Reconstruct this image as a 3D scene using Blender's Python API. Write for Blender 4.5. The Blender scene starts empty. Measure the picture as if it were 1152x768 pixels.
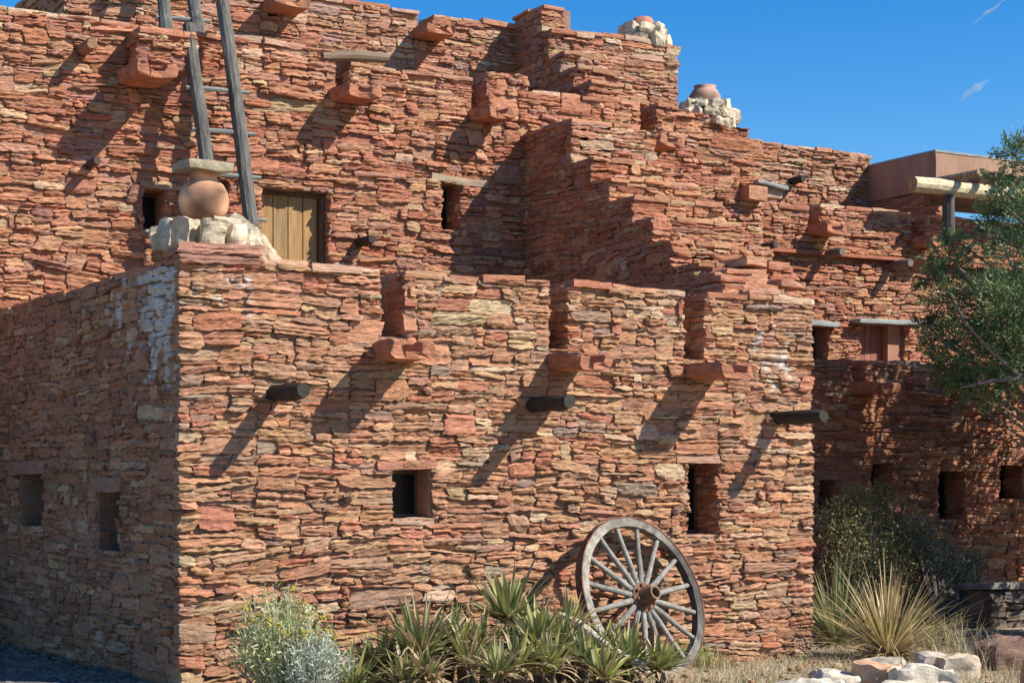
import bpy, math, random
import numpy as np
from mathutils import Vector, noise as mn

random.seed(7)
RNG = np.random.default_rng(11)
C = bpy.context.scene.collection
scene = bpy.context.scene

# ------------------------------------------------------------------ camera model
TH = math.radians(30.0)
CAM = Vector((-4.525, -12.745, 1.6))
FWD = Vector((math.sin(TH), math.cos(TH), 0))
RGT = Vector((math.cos(TH), -math.sin(TH), 0))
FPX, CX, HY = 2000.0, 576.0, 540.0          # focal length, centre and horizon in photo pixels

def ray(px, py):
    return FWD + RGT * ((px - CX) / FPX) + Vector((0, 0, (HY - py) / FPX))
def atY(px, py, Y):
    r = ray(px, py); return CAM + r * ((Y - CAM.y) / r.y)
def atX(px, py, X):
    r = ray(px, py); return CAM + r * ((X - CAM.x) / r.x)
def atZ(px, py, z=0.0):
    r = ray(px, py); return CAM + r * ((z - CAM.z) / r.z)
def atD(px, py, d):
    return CAM + ray(px, py) * d
def XY(px, Y):
    return atY(px, HY, Y).x

# ------------------------------------------------------------------ mesh helpers
class MB:
    def __init__(self):
        self.v = []; self.n = 0; self.loops = []; self.sizes = []; self.col = []; self.mi = []
    def add(self, verts, faces, col=(1, 1, 1), mi=0):
        verts = np.asarray(verts, dtype=np.float64).reshape(-1, 3)
        k = len(verts)
        self.v.append(verts)
        col = np.asarray(col, dtype=np.float64)
        if col.ndim == 1:
            col = np.tile(col[:3], (k, 1))
        self.col.append(col)
        if isinstance(faces, np.ndarray):
            f = faces + self.n
            self.loops.append(f.ravel()); self.sizes.append(np.full(len(f), f.shape[1], dtype=np.int64))
            self.mi.append(np.full(len(f), mi, dtype=np.int64))
        else:
            self.loops.append(np.array([i + self.n for f in faces for i in f], dtype=np.int64))
            self.sizes.append(np.array([len(f) for f in faces], dtype=np.int64))
            self.mi.append(np.full(len(faces), mi, dtype=np.int64))
        self.n += k
    def build(self, name, mats, parent=None, smooth=False, loc=None):
        v = np.concatenate(self.v); loops = np.concatenate(self.loops); sizes = np.concatenate(self.sizes)
        if loc is not None:
            v = v - np.array(loc)
        me = bpy.data.meshes.new(name)
        me.vertices.add(len(v)); me.vertices.foreach_set('co', v.astype(np.float32).ravel())
        me.loops.add(len(loops)); me.loops.foreach_set('vertex_index', loops.astype(np.int32))
        me.polygons.add(len(sizes))
        st = np.concatenate([[0], np.cumsum(sizes)[:-1]])
        me.polygons.foreach_set('loop_start', st.astype(np.int32))
        me.polygons.foreach_set('loop_total', sizes.astype(np.int32))
        if not isinstance(mats, (list, tuple)):
            mats = [mats]
        for m in mats:
            me.materials.append(m)
        me.polygons.foreach_set('material_index', np.concatenate(self.mi).astype(np.int32))
        me.polygons.foreach_set('use_smooth', np.full(len(sizes), bool(smooth)))
        me.update(calc_edges=True); me.validate()
        c = np.concatenate(self.col)
        a = me.color_attributes.new('Col', 'FLOAT_COLOR', 'POINT')
        a.data.foreach_set('color', np.concatenate([c, np.ones((len(c), 1))], axis=1).astype(np.float32).ravel())
        o = bpy.data.objects.new(name, me)
        C.objects.link(o)
        if loc is not None:
            o.location = loc
        if parent is not None:
            o.parent = parent
        return o

def tag(o, label=None, cat=None, group=None, kind=None):
    if label: o['label'] = label
    if cat: o['category'] = cat
    if group: o['group'] = group
    if kind: o['kind'] = kind
    return o
def empty(name, loc=(0, 0, 0)):
    o = bpy.data.objects.new(name, None); C.objects.link(o); o.location = loc
    o.empty_display_size = 0.1
    return o
def adopt(o, root):
    """parent a mesh written in world coordinates to an Empty that may sit elsewhere"""
    o.parent = root
    o.location = o.location - root.location
    return o

BOXF = np.array([[0, 3, 2, 1], [4, 5, 6, 7], [0, 1, 5, 4], [1, 2, 6, 5], [2, 3, 7, 6], [3, 0, 4, 7]])
def box(mb, lo, hi, col=(1, 1, 1), mi=0):
    x0, y0, z0 = lo; x1, y1, z1 = hi
    mb.add([(x0, y0, z0), (x1, y0, z0), (x1, y1, z0), (x0, y1, z0),
            (x0, y0, z1), (x1, y0, z1), (x1, y1, z1), (x0, y1, z1)], BOXF, col, mi)
def obox(mb, c, ax, dims, col=(1, 1, 1), mi=0):
    """oriented box: centre, three axes, full dimensions"""
    c = np.array(c); a = [np.array(x) for x in ax]
    pts = []
    for z in (-.5, .5):
        for x, y in ((-.5, -.5), (.5, -.5), (.5, .5), (-.5, .5)):
            pts.append(c + a[0] * dims[0] * x + a[1] * dims[1] * y + a[2] * dims[2] * z)
    mb.add(pts, BOXF, col, mi)

def rough_block(mb, c, ax, dims, n=5, round_=0.25, amp=0.04, freq=1.5, col=(1, 1, 1), mi=0, seed=0.0, colvar=0.0):
    """a weathered block: subdivided cube, rounded and dented by noise"""
    c = np.array(c, dtype=float); A = np.array([np.array(x, dtype=float) for x in ax])
    d = np.array(dims, dtype=float) / 2
    for axis in range(3):
        for s in (-1, 1):
            g = np.linspace(-1, 1, n + 1)
            p, q = np.meshgrid(g, g, indexing='ij')
            P = np.zeros((n + 1, n + 1, 3))
            P[..., axis] = s; P[..., (axis + 1) % 3] = p; P[..., (axis + 2) % 3] = q
            P = P.reshape(-1, 3)
            L = np.linalg.norm(P, axis=1, keepdims=True)
            k = (np.max(np.abs(P), axis=1, keepdims=True) / L)
            Q = P * (1 - round_ + round_ * k * 1.15)
            out = []
            for r in Q:
                w = r * d
                nv = mn.noise_vector(Vector(w * freq) + Vector((seed, seed * 1.7, -seed)))
                n2 = mn.noise_vector(Vector(w * freq * 3.1) + Vector((-seed, seed, seed * .3)))
                out.append(w + amp * (np.array(nv) + 0.45 * np.array(n2)))
            W = np.array(out) @ A + c
            idx = np.arange((n + 1) ** 2).reshape(n + 1, n + 1)
            F = np.stack([idx[:-1, :-1], idx[1:, :-1], idx[1:, 1:], idx[:-1, 1:]], axis=-1).reshape(-1, 4)
            if s < 0: F = F[:, ::-1]
            cc = np.tile(np.array(col, dtype=float), (len(W), 1))
            mb.add(W, F, cc, mi)

def frame_of(t):
    t = Vector(t).normalized()
    u = t.cross(Vector((0, 0, 1)))
    if u.length < 1e-4: u = Vector((1, 0, 0))
    u.normalize(); w = u.cross(t).normalized()
    return t, u, w
def tube(mb, pts, rad, seg=8, col=(1, 1, 1), mi=0, jit=0.0, caps=True, capcol=None):
    pts = [Vector(p) for p in pts]
    if not isinstance(rad, (list, tuple)): rad = [rad] * len(pts)
    V = []
    for i, p in enumerate(pts):
        a = pts[max(0, i - 1)]; b = pts[min(len(pts) - 1, i + 1)]
        t, u, w = frame_of(b - a)
        for k in range(seg):
            an = 2 * math.pi * k / seg
            r = rad[i] * (1 + random.uniform(-jit, jit))
            V.append(p + u * (math.cos(an) * r) + w * (math.sin(an) * r))
    F = []
    for i in range(len(pts) - 1):
        for k in range(seg):
            k2 = (k + 1) % seg
            F.append((i * seg + k, (i + 1) * seg + k, (i + 1) * seg + k2, i * seg + k2))
    mb.add([tuple(v) for v in V], F, col, mi)
    if caps:
        cc = capcol if capcol is not None else col
        mb.add([tuple(v) for v in V[:seg]], [tuple(range(seg))], cc, mi)
        mb.add([tuple(v) for v in V[-seg:]], [tuple(reversed(range(seg)))], cc, mi)

def lathe(mb, c, prof, seg=24, col=(1, 1, 1), mi=0, sx=1.0, sy=1.0):
    V = []; F = []
    for r, z in prof:
        for k in range(seg):
            a = 2 * math.pi * k / seg
            V.append((c[0] + r * math.cos(a) * sx, c[1] + r * math.sin(a) * sy, c[2] + z))
    for i in range(len(prof) - 1):
        for k in range(seg):
            k2 = (k + 1) % seg
            F.append((i * seg + k, i * seg + k2, (i + 1) * seg + k2, (i + 1) * seg + k))
    F.append(tuple(range(seg))[::-1]); F.append(tuple((len(prof) - 1) * seg + k for k in range(seg)))
    mb.add(V, F, col, mi)

# ------------------------------------------------------------------ materials
def mat(name, base=None, attr=False, rough=0.9, nscale=(6, 6, 6), ndetail=6, var=0.25, tint=(1, 1, 1), bump=0.3,
        bscale=(40, 40, 40), bdist=0.01, spec=0.2, fine=(90, 90, 90), finevar=0.15, trans=0.0, coat=None):
    m = bpy.data.materials.new(name); m.use_nodes = True
    nt = m.node_tree; nt.nodes.clear()
    N = nt.nodes.new; L = nt.links.new
    out = N('ShaderNodeOutputMaterial'); b = N('ShaderNodeBsdfPrincipled')
    b.inputs['Roughness'].default_value = rough
    b.inputs['Specular IOR Level'].default_value = spec
    tc = N('ShaderNodeTexCoord')
    def nz(scale, detail, r=0.6):
        mp = N('ShaderNodeMapping'); mp.inputs['Scale'].default_value = scale
        L(tc.outputs['Object'], mp.inputs['Vector'])
        n = N('ShaderNodeTexNoise'); n.inputs['Scale'].default_value = 1.0
        n.inputs['Detail'].default_value = detail; n.inputs['Roughness'].default_value = r
        L(mp.outputs['Vector'], n.inputs['Vector'])
        return n
    if attr:
        a = N('ShaderNodeAttribute'); a.attribute_name = 'Col'; csock = a.outputs['Color']
    else:
        a = N('ShaderNodeRGB'); a.outputs[0].default_value = (*base, 1); csock = a.outputs[0]
    def mul(sock, nnode, amount, tintc):
        r = N('ShaderNodeMapRange'); r.inputs['From Min'].default_value = .3; r.inputs['From Max'].default_value = .7
        r.inputs['To Min'].default_value = 1 - amount; r.inputs['To Max'].default_value = 1 + amount
        L(nnode.outputs['Fac'], r.inputs['Value'])
        x = N('ShaderNodeMix'); x.data_type = 'RGBA'; x.blend_type = 'MULTIPLY'; x.inputs['Factor'].default_value = 1
        L(sock, x.inputs['A']); L(r.outputs['Result'], x.inputs['B'])
        return x.outputs['Result']
    csock = mul(csock, nz(nscale, ndetail), var, tint)
    csock = mul(csock, nz(fine, 3), finevar, tint)
    L(csock, b.inputs['Base Color'])
    if bump > 0:
        bp = N('ShaderNodeBump'); bp.inputs['Strength'].default_value = bump; bp.inputs['Distance'].default_value = bdist
        L(nz(bscale, 5, .65).outputs['Fac'], bp.inputs['Height']); L(bp.outputs['Normal'], b.inputs['Normal'])
    if trans > 0:
        t = N('ShaderNodeBsdfTranslucent'); L(csock, t.inputs['Color'])
        mx = N('ShaderNodeMixShader'); mx.inputs['Fac'].default_value = trans
        L(b.outputs['BSDF'], mx.inputs[1]); L(t.outputs['BSDF'], mx.inputs[2]); L(mx.outputs['Shader'], out.inputs['Surface'])
    else:
        L(b.outputs['BSDF'], out.inputs['Surface'])
    return m

M_STONE = mat('sandstone', attr=True, nscale=(8, 8, 34), var=.28, bump=.9, bscale=(14, 14, 58), bdist=.024, fine=(70, 70, 120), finevar=.20)
M_MORTAR = mat('mortar', base=(.29, .18, .125), nscale=(3, 3, 3), var=.25, bump=.9, bscale=(28, 28, 28), bdist=.03)
M_PALE = mat('pale_limestone', attr=True, nscale=(7, 7, 11), var=.34, bump=.5, bscale=(24, 24, 40), bdist=.02)
M_WOOD = mat('grey_timber', attr=True, nscale=(16, 16, 2.2), var=.5, bump=.9, bscale=(45, 45, 4), bdist=.025, rough=.8)
M_WOODX = mat('grey_timber_lengthwise', attr=True, nscale=(3, 14, 14), var=.30, bump=.6, bscale=(5, 60, 60), bdist=.012, rough=.8)
M_WHEEL = mat('weathered_wheel_wood', attr=True, nscale=(16, 16, 16), var=.38, bump=.5, bscale=(55, 55, 55), bdist=.01, rough=.85)
M_IRON = mat('rusty_iron', base=(.16, .075, .05), nscale=(20, 20, 20), var=.35, bump=.4, rough=.75)
M_CLAY = mat('fired_clay', attr=True, nscale=(5, 5, 9), var=.22, bump=.25, bscale=(50, 50, 50), rough=.75, finevar=.1)
M_STUCCO = mat('stucco', base=(.345, .205, .14), nscale=(2.6, 2.6, .6), var=.24, bump=.35, bscale=(30, 30, 30), finevar=.06)
M_PLASTER = mat('mud_plaster', base=(.36, .185, .12), nscale=(4, 4, 4), var=.15, bump=.4, bscale=(24, 24, 24))
M_DOOR = mat('door_planks', attr=True, nscale=(22, 22, 2.2), var=.28, bump=.4, bscale=(80, 80, 5), bdist=.008, rough=.7)
M_SLATE = mat('slate', base=(.27, .29, .28), nscale=(6, 6, 6), var=.25, bump=.4, rough=.6)
M_DARK = mat('charred_timber', attr=True, nscale=(10, 10, 10), var=.35, bump=.5, bscale=(40, 40, 40), rough=.7)
M_LEAF = mat('leaves', attr=True, nscale=(3, 3, 3), var=.2, bump=0, rough=.55, spec=.35, trans=.22, finevar=.12)
M_ROOF = mat('mud_roof', base=(.24, .15, .11), nscale=(2, 2, 2), var=.2, bump=.5)
M_FRAME = mat('dark_window_frame', base=(.10, .07, .05), rough=.6, bump=.1)
M_BARK = mat('bark', attr=True, nscale=(14, 14, 5), var=.35, bump=.8, bscale=(40, 40, 10), bdist=.02)

def glass_mat():
    m = bpy.data.materials.new('window_glass'); m.use_nodes = True
    b = m.node_tree.nodes['Principled BSDF']
    b.inputs['Base Color'].default_value = (.016, .014, .013, 1); b.inputs['Roughness'].default_value = .2; b.inputs['Specular IOR Level'].default_value = .08
    n = m.node_tree.nodes.new('ShaderNodeTexNoise'); n.inputs['Scale'].default_value = 3
    bp = m.node_tree.nodes.new('ShaderNodeBump'); bp.inputs['Strength'].default_value = .05
    m.node_tree.links.new(n.outputs['Fac'], bp.inputs['Height']); m.node_tree.links.new(bp.outputs['Normal'], b.inputs['Normal'])
    return m
M_GLASS = glass_mat()

# ------------------------------------------------------------------ stone walls
PAL_FRONT = [((.40, .215, .13), 7), ((.435, .245, .145), 6), ((.375, .185, .11), 5), ((.455, .29, .18), 3.5), ((.34, .20, .135), 3),
             ((.52, .365, .235), .9), ((.39, .165, .10), 3), ((.32, .225, .17), .6), ((.44, .22, .125), 4)]
PAL_RED = [((.40, .175, .105), 6), ((.44, .205, .12), 6), ((.37, .15, .09), 5), ((.46, .245, .145), 5), ((.39, .20, .135), 3),
           ((.48, .31, .195), 1.4), ((.33, .165, .12), 1.5)]
PAL_BROWN = [((.40, .21, .135), 6), ((.43, .245, .155), 5), ((.37, .175, .11), 5), ((.46, .30, .20), 2.5), ((.33, .20, .15), 2),
             ((.50, .375, .25), .9), ((.42, .185, .115), 3)]
PAL_LEFT = [((.42, .21, .125), 6), ((.46, .255, .15), 5), ((.38, .175, .10), 5), ((.52, .34, .21), 1.6), ((.36, .19, .125), 2)]
def pick(pal):
    tot = sum(w for _, w in pal); x = random.uniform(0, tot)
    for c, w in pal:
        x -= w
        if x <= 0: break
    k = random.uniform(.86, 1.14)
    c = np.array([c[0] * k * random.uniform(.96, 1.04), c[1] * k * random.uniform(.95, 1.05), c[2] * k * random.uniform(.93, 1.07)])
    lum = c @ np.array((.3, .59, .11))
    return (lum + (c - lum) * .98) * np.array((1.0, .99, .95))

def pack(U, H, wmean, hmean, rnd=random, hmax=.17):
    """random rubble: keep dropping the next flat stone on the lowest spot of the skyline"""
    segs = [[0.0, U, 0.0]]; out = []
    while True:
        i = min(range(len(segs)), key=lambda k: segs[k][2])
        u0, u1, z = segs[i]
        if z >= H - .012: break
        w = u1 - u0
        zl = segs[i - 1][2] if i > 0 else 1e9
        zr = segs[i + 1][2] if i < len(segs) - 1 else 1e9
        if w < .035:
            segs[i][2] = min(zl, zr, H)
        else:
            tw = min(max(rnd.lognormvariate(math.log(wmean), .48), .07), wmean * 2.6)
            h = min(max(rnd.lognormvariate(math.log(hmean), .42), .024), hmax)
            if rnd.random() < .05: h = min(h * 1.8, hmax * 1.25); tw = max(tw, h * 1.6)
            if w < tw * 1.35: tw = w
            if tw < .1: h = min(h, tw * 1.0)
            for zz in (zl, zr):
                if abs(z + h - zz) < .028: h = max(.018, zz - z)
            if z + h > H - .03: h = H - z
            left = rnd.random() < .5
            if tw == w: a, b = u0, u1
            elif left: a, b = u0, u0 + tw
            else: a, b = u1 - tw, u1
            out.append((a, b, z, z + h))
            new = []
            if a > u0 + 1e-6: new.append([u0, a, z])
            new.append([a, b, z + h])
            if b < u1 - 1e-6: new.append([b, u1, z])
            segs[i:i + 1] = new
        k = 0
        while k < len(segs) - 1:
            if abs(segs[k][2] - segs[k + 1][2]) < 1e-6:
                segs[k][1] = segs[k + 1][1]; del segs[k + 1]
            else: k += 1
    return out

def cut(r, h):
    a, b, c, d = r; u0, u1, z0, z1 = h
    if b <= u0 or a >= u1 or d <= z0 or c >= z1: return [r]
    o = []
    if a < u0: o.append((a, u0, c, d))
    if b > u1: o.append((u1, b, c, d))
    m0, m1 = max(a, u0), min(b, u1)
    if c < z0: o.append((m0, m1, c, z0))
    if d > z1: o.append((m0, m1, z1, d))
    return o

def stone_verts(w, h, prot, back):
    """one flagstone in local (u, v, out) coordinates: thin layers, broken ends"""
    nx = int(min(11, max(3, round(w / .036)))); ny = int(min(6, max(2, round(h / .017))))
    s = np.linspace(-1, 1, nx + 1); t = np.linspace(-1, 1, ny + 1)
    S, T = np.meshgrid(s, t, indexing='ij')
    tl, tr, bl, br = RNG.uniform(.80, 1.06, 4)
    top = (tl * (1 - S) / 2 + tr * (1 + S) / 2); bot = (bl * (1 - S) / 2 + br * (1 + S) / 2)
    edge = np.where(T > 0, top, bot)
    # ends pinched to a wedge, on one side more than the other
    kl, kr = RNG.uniform(.0, .55, 2) ** 1.3 if w > h * 2 else RNG.uniform(0, .25, 2)
    pw = RNG.uniform(2.5, 6)
    pinch = 1 - np.where(S < 0, kl, kr) * np.abs(S) ** pw
    wob = (RNG.normal(0, .0042, (nx + 1, 1)) * (T > .9) + RNG.normal(0, .0042, (nx + 1, 1)) * (T < -.9))
    X = S * w / 2 + RNG.uniform(-.22, .22) * h * T + RNG.normal(0, .005, S.shape) * (np.abs(S) > .9)
    X = X + RNG.normal(0, .004, S.shape)
    Y = T * h / 2 * edge * pinch + RNG.uniform(-.25, .25) * h / 2 * (1 - pinch) + wob + RNG.normal(0, .0018, S.shape)
    lay = RNG.normal(0, .0065, ny + 1) * (RNG.random(ny + 1) < .75)
    Z = prot + lay[None, :] * (1 + .5 * np.sin(S * RNG.uniform(1, 4) + RNG.uniform(0, 6)))
    Z = Z * (1 - .20 * np.abs(S) ** 10 - .12 * np.abs(T) ** 8)
    Z = Z + RNG.normal(0, .0042, S.shape)
    Z = Z + RNG.uniform(-.013, .013) * S + RNG.uniform(-.010, .008) * T
    Z = np.maximum(Z, .003)
    V = np.stack([X, Y, Z], axis=-1).reshape(-1, 3)
    idx = np.arange((nx + 1) * (ny + 1)).reshape(nx + 1, ny + 1)
    F = np.stack([idx[:-1, :-1], idx[1:, :-1], idx[1:, 1:], idx[:-1, 1:]], axis=-1).reshape(-1, 4)
    ring = np.concatenate([idx[:, 0], idx[-1, 1:], idx[-2::-1, -1], idx[0, -2:0:-1]])
    B = V[ring].copy(); B[:, 2] = -back; B[:, :2] *= 1.0
    k = len(V); n = len(ring)
    bi = np.arange(n) + k
    F2 = np.stack([ring, bi, np.roll(bi, -1), np.roll(ring, -1)], axis=-1)
    F2 = F2[:, ::-1] if False else F2
    return np.concatenate([V, B]), np.concatenate([F, F2])

def wall_mesh(mb, P0, P1, z0, H, holes=(), pal=PAL_FRONT, wmean=.26, hmean=.068, prot=(.015, .055), thick=.42, tilt=2.5,
              warp=.035, ext=(0, 0), stain=None, big=0, back=True, rough_below=None, hmax=.17):
    P0 = Vector((P0[0], P0[1])); P1 = Vector((P1[0], P1[1]))
    d = (P1 - P0); U = d.length; d.normalize(); n = Vector((d.y, -d.x))
    ux = np.array([d.x, d.y, 0]); nx_ = np.array([n.x, n.y, 0]); zx = np.array([0, 0, 1.0])
    org = np.array([P0.x, P0.y, 0])
    Hh = H - z0
    seed = random.uniform(0, 90)
    rects = pack(U + ext[0] + ext[1], Hh, wmean, hmean, hmax=hmax)
    rects = [(a - ext[0], b - ext[0], c, dd) for a, b, c, dd in rects]
    hl = [(h[0], h[1], h[2] - z0, h[3] - z0) for h in holes]
    for _ in range(big):                                 # a few large slabs laid over the rubble
        w = random.uniform(.35, .62); h = random.uniform(.09, .16); a = random.uniform(0, max(.01, U - w)); c = random.uniform(0, Hh - h)
        bb = (a, a + w, c, c + h)
        nr = []
        for r in rects: nr += cut(r, bb)
        rects = nr + [bb]
    for h in hl:
        nr = []
        for r in rects: nr += cut(r, h)
        rects = nr
    for a, b, c, dd in rects:
        w = b - a; h = dd - c
        if w < .022 or h < .013: continue
        g = random.uniform(-.0025, .006)
        uc, vc = (a + b) / 2, (c + dd) / 2
        dist = 1.0
        for q in hl:
            du = max(q[0] - b, 0, a - q[1]); dv = max(q[2] - dd, 0, c - q[3])
            dist = min(dist, math.hypot(du, dv) / .3)
        pr = random.uniform(*prot)
        if random.random() < .10: pr += random.uniform(.01, .03)
        elif random.random() < .12: pr *= .3
        tl = tilt
        wp = warp
        if rough_below is not None and vc < rough_below + .4 * mn.noise(Vector((uc * .8, seed, 0))):
            tl = tilt * 2.2; wp = warp * 1.6; pr += random.uniform(0, .02)
        V, F = stone_verts(max(.015, w - 2 * g), max(.01, h - 2 * g), pr, .09)
        ang = math.radians(random.gauss(0, tl)) * dist * (1 if w > .12 else 1.6)
        lim = 1.4 * h / w + .02
        ang = max(-lim, min(lim, ang))
        vz = wp * mn.noise(Vector((uc * 1.1, vc * 1.6, seed))) * dist * min(1, (Hh - vc) / .3 + .15)
        sl = wp * (mn.noise(Vector((uc * 1.1 + .1, vc * 1.6, seed))) - mn.noise(Vector((uc * 1.1 - .1, vc * 1.6, seed)))) / .2 * dist * 1.1
        ang += math.atan(sl)
        ca, sa = math.cos(ang), math.sin(ang)
        x = V[:, 0] * ca - V[:, 1] * sa + uc; y = V[:, 0] * sa + V[:, 1] * ca + vc + vz
        W = org + np.outer(x, ux) + np.outer(y + z0, zx) + np.outer(V[:, 2], nx_)
        col = pick(pal)
        cc = np.tile(col, (len(V), 1))
        cc *= (1 + RNG.normal(0, .05, (len(V), 1)))
        if stain is not None:
            for j in range(len(V)):
                s = stain(x[j], y[j] + z0)
                if s > 0: cc[j] = cc[j] * (1 - s) + np.array([.66, .62, .57]) * s
        mb.add(W, F, cc, 0)
    # mortar core in cells round the openings
    if back:
        us = sorted(set([.021, U - .017] + [max(.021, min(U - .017, v)) for h in hl for v in h[:2]]))
        vs = sorted(set([0, Hh] + [max(0, min(Hh, v)) for h in hl for v in h[2:]]))
        # openings stay empty; the core's cells share edges end to end
        for i in range(len(us) - 1):
            run = None
            cells = []
            for j in range(len(vs) - 1):
                um, vm = (us[i] + us[i + 1]) / 2, (vs[j] + vs[j + 1]) / 2
                solid = us[i + 1] - us[i] > 1e-5 and not any(h[0] < um < h[1] and h[2] < vm < h[3] for h in hl)
                if solid:
                    if run is None: run = [vs[j], vs[j + 1]]
                    else: run[1] = vs[j + 1]
                elif run: cells.append(run); run = None
            if run: cells.append(run)
            for c0, c1 in cells:
                if c1 - c0 < 1e-5: continue
                top = -.006 if abs(c1 - Hh) < 1e-6 else 0
                c = org + ux * ((us[i] + us[i + 1]) / 2) + zx * (z0 + (c0 + c1 + top) / 2) - nx_ * (thick / 2)
                obox(mb, c, (ux, nx_, zx), (us[i + 1] - us[i], thick, c1 - c0 + top), (1, 1, 1), 1)

def coping_mesh(mb, P0, P1, z, thick=.42, th=(.035, .065), over=.035, lw=(.22, .55), pal=None, lift=0.0, wob=.012):
    P0 = Vector((P0[0], P0[1])); P1 = Vector((P1[0], P1[1]))
    d = (P1 - P0); U = d.length; d.normalize(); n = Vector((d.y, -d.x))
    u = 0.0
    pal = pal or [((.46, .24, .15), 4), ((.50, .31, .21), 3), ((.42, .18, .11), 3), ((.53, .36, .25), 2)]
    while u < U - .04:
        w = min(random.uniform(*lw), U - u)
        if U - u - w < .12: w = U - u
        h = random.uniform(*th)
        o = over + random.uniform(-.025, .03)
        a = random.gauss(0, .02)
        ax = (np.array([d.x, d.y, math.sin(a)]), np.array([n.x, n.y, random.gauss(0, .03)]), np.array([0, 0, 1.0]))
        c = P0 + d * (u + w / 2) + n * ((o - thick) / 2)
        rough_block(mb, (c.x, c.y, z + h / 2 - .004 + lift + random.uniform(0, wob)), ax, (w - .012, thick + o, h), n=4, round_=.04, amp=.013, freq=5,
                    col=pick(pal), seed=random.uniform(0, 50))
        u += w

house = empty('stone_house', (0, 0, 0))
tag(house, 'large multi-storey pueblo style house of red flagstone rubble with ladders on its terraces', 'house')

def wall(P0, P1, z0, H, label=None, name='wall', parent=None, **k):
    mb = MB(); wall_mesh(mb, P0, P1, z0, H, **k)
    o = mb.build(name, [M_STONE, M_MORTAR], parent or house)
    if label: o['label'] = label
    return o
def coping(P0, P1, z, label=None, **k):
    mb = MB(); coping_mesh(mb, P0, P1, z, **k)
    o = mb.build('coping', M_STONE, house)
    if label: o['label'] = label
    return o

XA = (1, 0, 0); YA = (0, 1, 0); ZA = (0, 0, 1)
INF = 99
# ---- front block -----------------------------------------------------------------
FH = 3.25; FX = 5.97
s1 = (XY(427, 0), XY(455, 0)); s2 = (XY(617, 0), XY(640, 0)); s3 = (XY(768, 0), XY(792, 0))
ZS = [2.74, 2.70, 2.66]
def hole_px(Y, x0, y0, x1, y1):
    a = atY(x0, y0, Y); b = atY(x1, y1, Y); c = atY(x0, y1, Y); d = atY(x1, y0, Y)
    return (a.x, b.x, (b.z + c.z) / 2, (a.z + d.z) / 2)
hw1 = hole_px(0, 441, 528, 485, 583)
hw2 = hole_px(0, 772, 521, 808, 601)
front_holes = [(s1[0], s1[1], ZS[0], INF), (s2[0], s2[1], ZS[1], INF), (s3[0], s3[1], ZS[2], INF), hw1, hw2]
def stain_front(u, z):
    env = max(0, 1 - ((u - 5.62) / .42) ** 2) * max(0, 1 - ((z - 2.72) / .42) ** 2) + .7 * max(0, 1 - ((u - .35) / .5) ** 2) * max(0, 1 - ((z - 3.0) / .3) ** 2)
    if env <= 0: return 0
    n = mn.noise(Vector((u * 7, z * 6, 3.1))) + .6 * mn.noise(Vector((u * 19, z * 17, 7)))
    return max(0, min(.75, (n + env - .85) * 2.2))
wall((0, 0), (FX, 0), -.15, FH, 'sunlit front wall of tan and red flagstones', holes=front_holes, pal=PAL_FRONT, wmean=.215, hmean=.058,
     ext=(.045, .03), big=14, tilt=2.3, warp=.035, prot=(.008, .040), rough_below=1.9, hmax=.15, stain=stain_front)
for a, b in ((.55, s1[0]), (s1[1], s2[0]), (s2[1], s3[0]), (s3[1], FX)):
    coping((a, 0), (b, 0), FH, lift=-.035, th=(.04, .07))
for (a, b), z in zip((s1, s2, s3), ZS):                 # right jambs of the drain notches
    wall((b, .40), (b, 0), z, FH, pal=PAL_RED, wmean=.2, hmean=.075, back=False, ext=(0, .02), prot=(.006, .018))
# corner pier
wall((0, 0), (.62, 0), FH - .02, FH + .13, pal=PAL_RED, wmean=.32, hmean=.085, ext=(.045, 0), prot=(.02, .05), thick=.5)
# left wall, in shade
lh1 = None
LW0, LW1 = Vector((-.2, 5.2)), Vector((0, 0))
LD = (LW1 - LW0).normalized(); LLEN = (LW1 - LW0).length
def lw_u(px):
    r = ray(px, HY); o = CAM
    # intersection with the left wall line in plan
    A = np.array([[r.x, -LD.x], [r.y, -LD.y]]); bb = np.array([LW0.x - o.x, LW0.y - o.y])
    t, u = np.linalg.solve(A, bb); return u, t
def lw_hole(x0, y0, x1, y1):
    u0, t0 = lw_u(x0); u1, t1 = lw_u(x1); t = (t0 + t1) / 2
    return (u0, u1, CAM.z + (HY - y1) / FPX * t, CAM.z + (HY - y0) / FPX * t)
lwa = lw_hole(25, 533, 50, 591); lwb = lw_hole(112, 553, 136, 619)
def stain_left(u, z):
    q = LLEN - u
    if q > 2.1 or z < 1.4: return 0
    n = mn.noise(Vector((q * 6, z * 3.2, 3.1))) + .6 * mn.noise(Vector((q * 17, z * 13, 7)))
    env = max(0, 1 - ((q - .45) / .62) ** 2) * max(0, min(1, (z - 1.7) / 1.2)) + .6 * max(0, 1 - ((q - 1.35) / .5) ** 2) * max(0, min(1, (z - 2.3) / .5))
    return max(0, min(.8, (n + env * 1.7 - .95) * 2.4))
wall(LW0, LW1, -.15, FH - .02, 'shaded left wall of dark flagstones with white lime stains', holes=[lwa, lwb], pal=PAL_LEFT, wmean=.24, hmean=.062, tilt=2, warp=.03,
     stain=stain_left, prot=(.008, .03), big=5)
coping(LW0, (LW1 - LD * .6), FH - .02, pal=[((.45, .2, .125), 3), ((.42, .17, .105), 2)], thick=.45, over=.015, wob=.004)
wall((LW1 - LD * .62), LW1, FH - .02, FH + .13, pal=PAL_RED, wmean=.3, hmean=.08, thick=.3, stain=stain_left)
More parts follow.
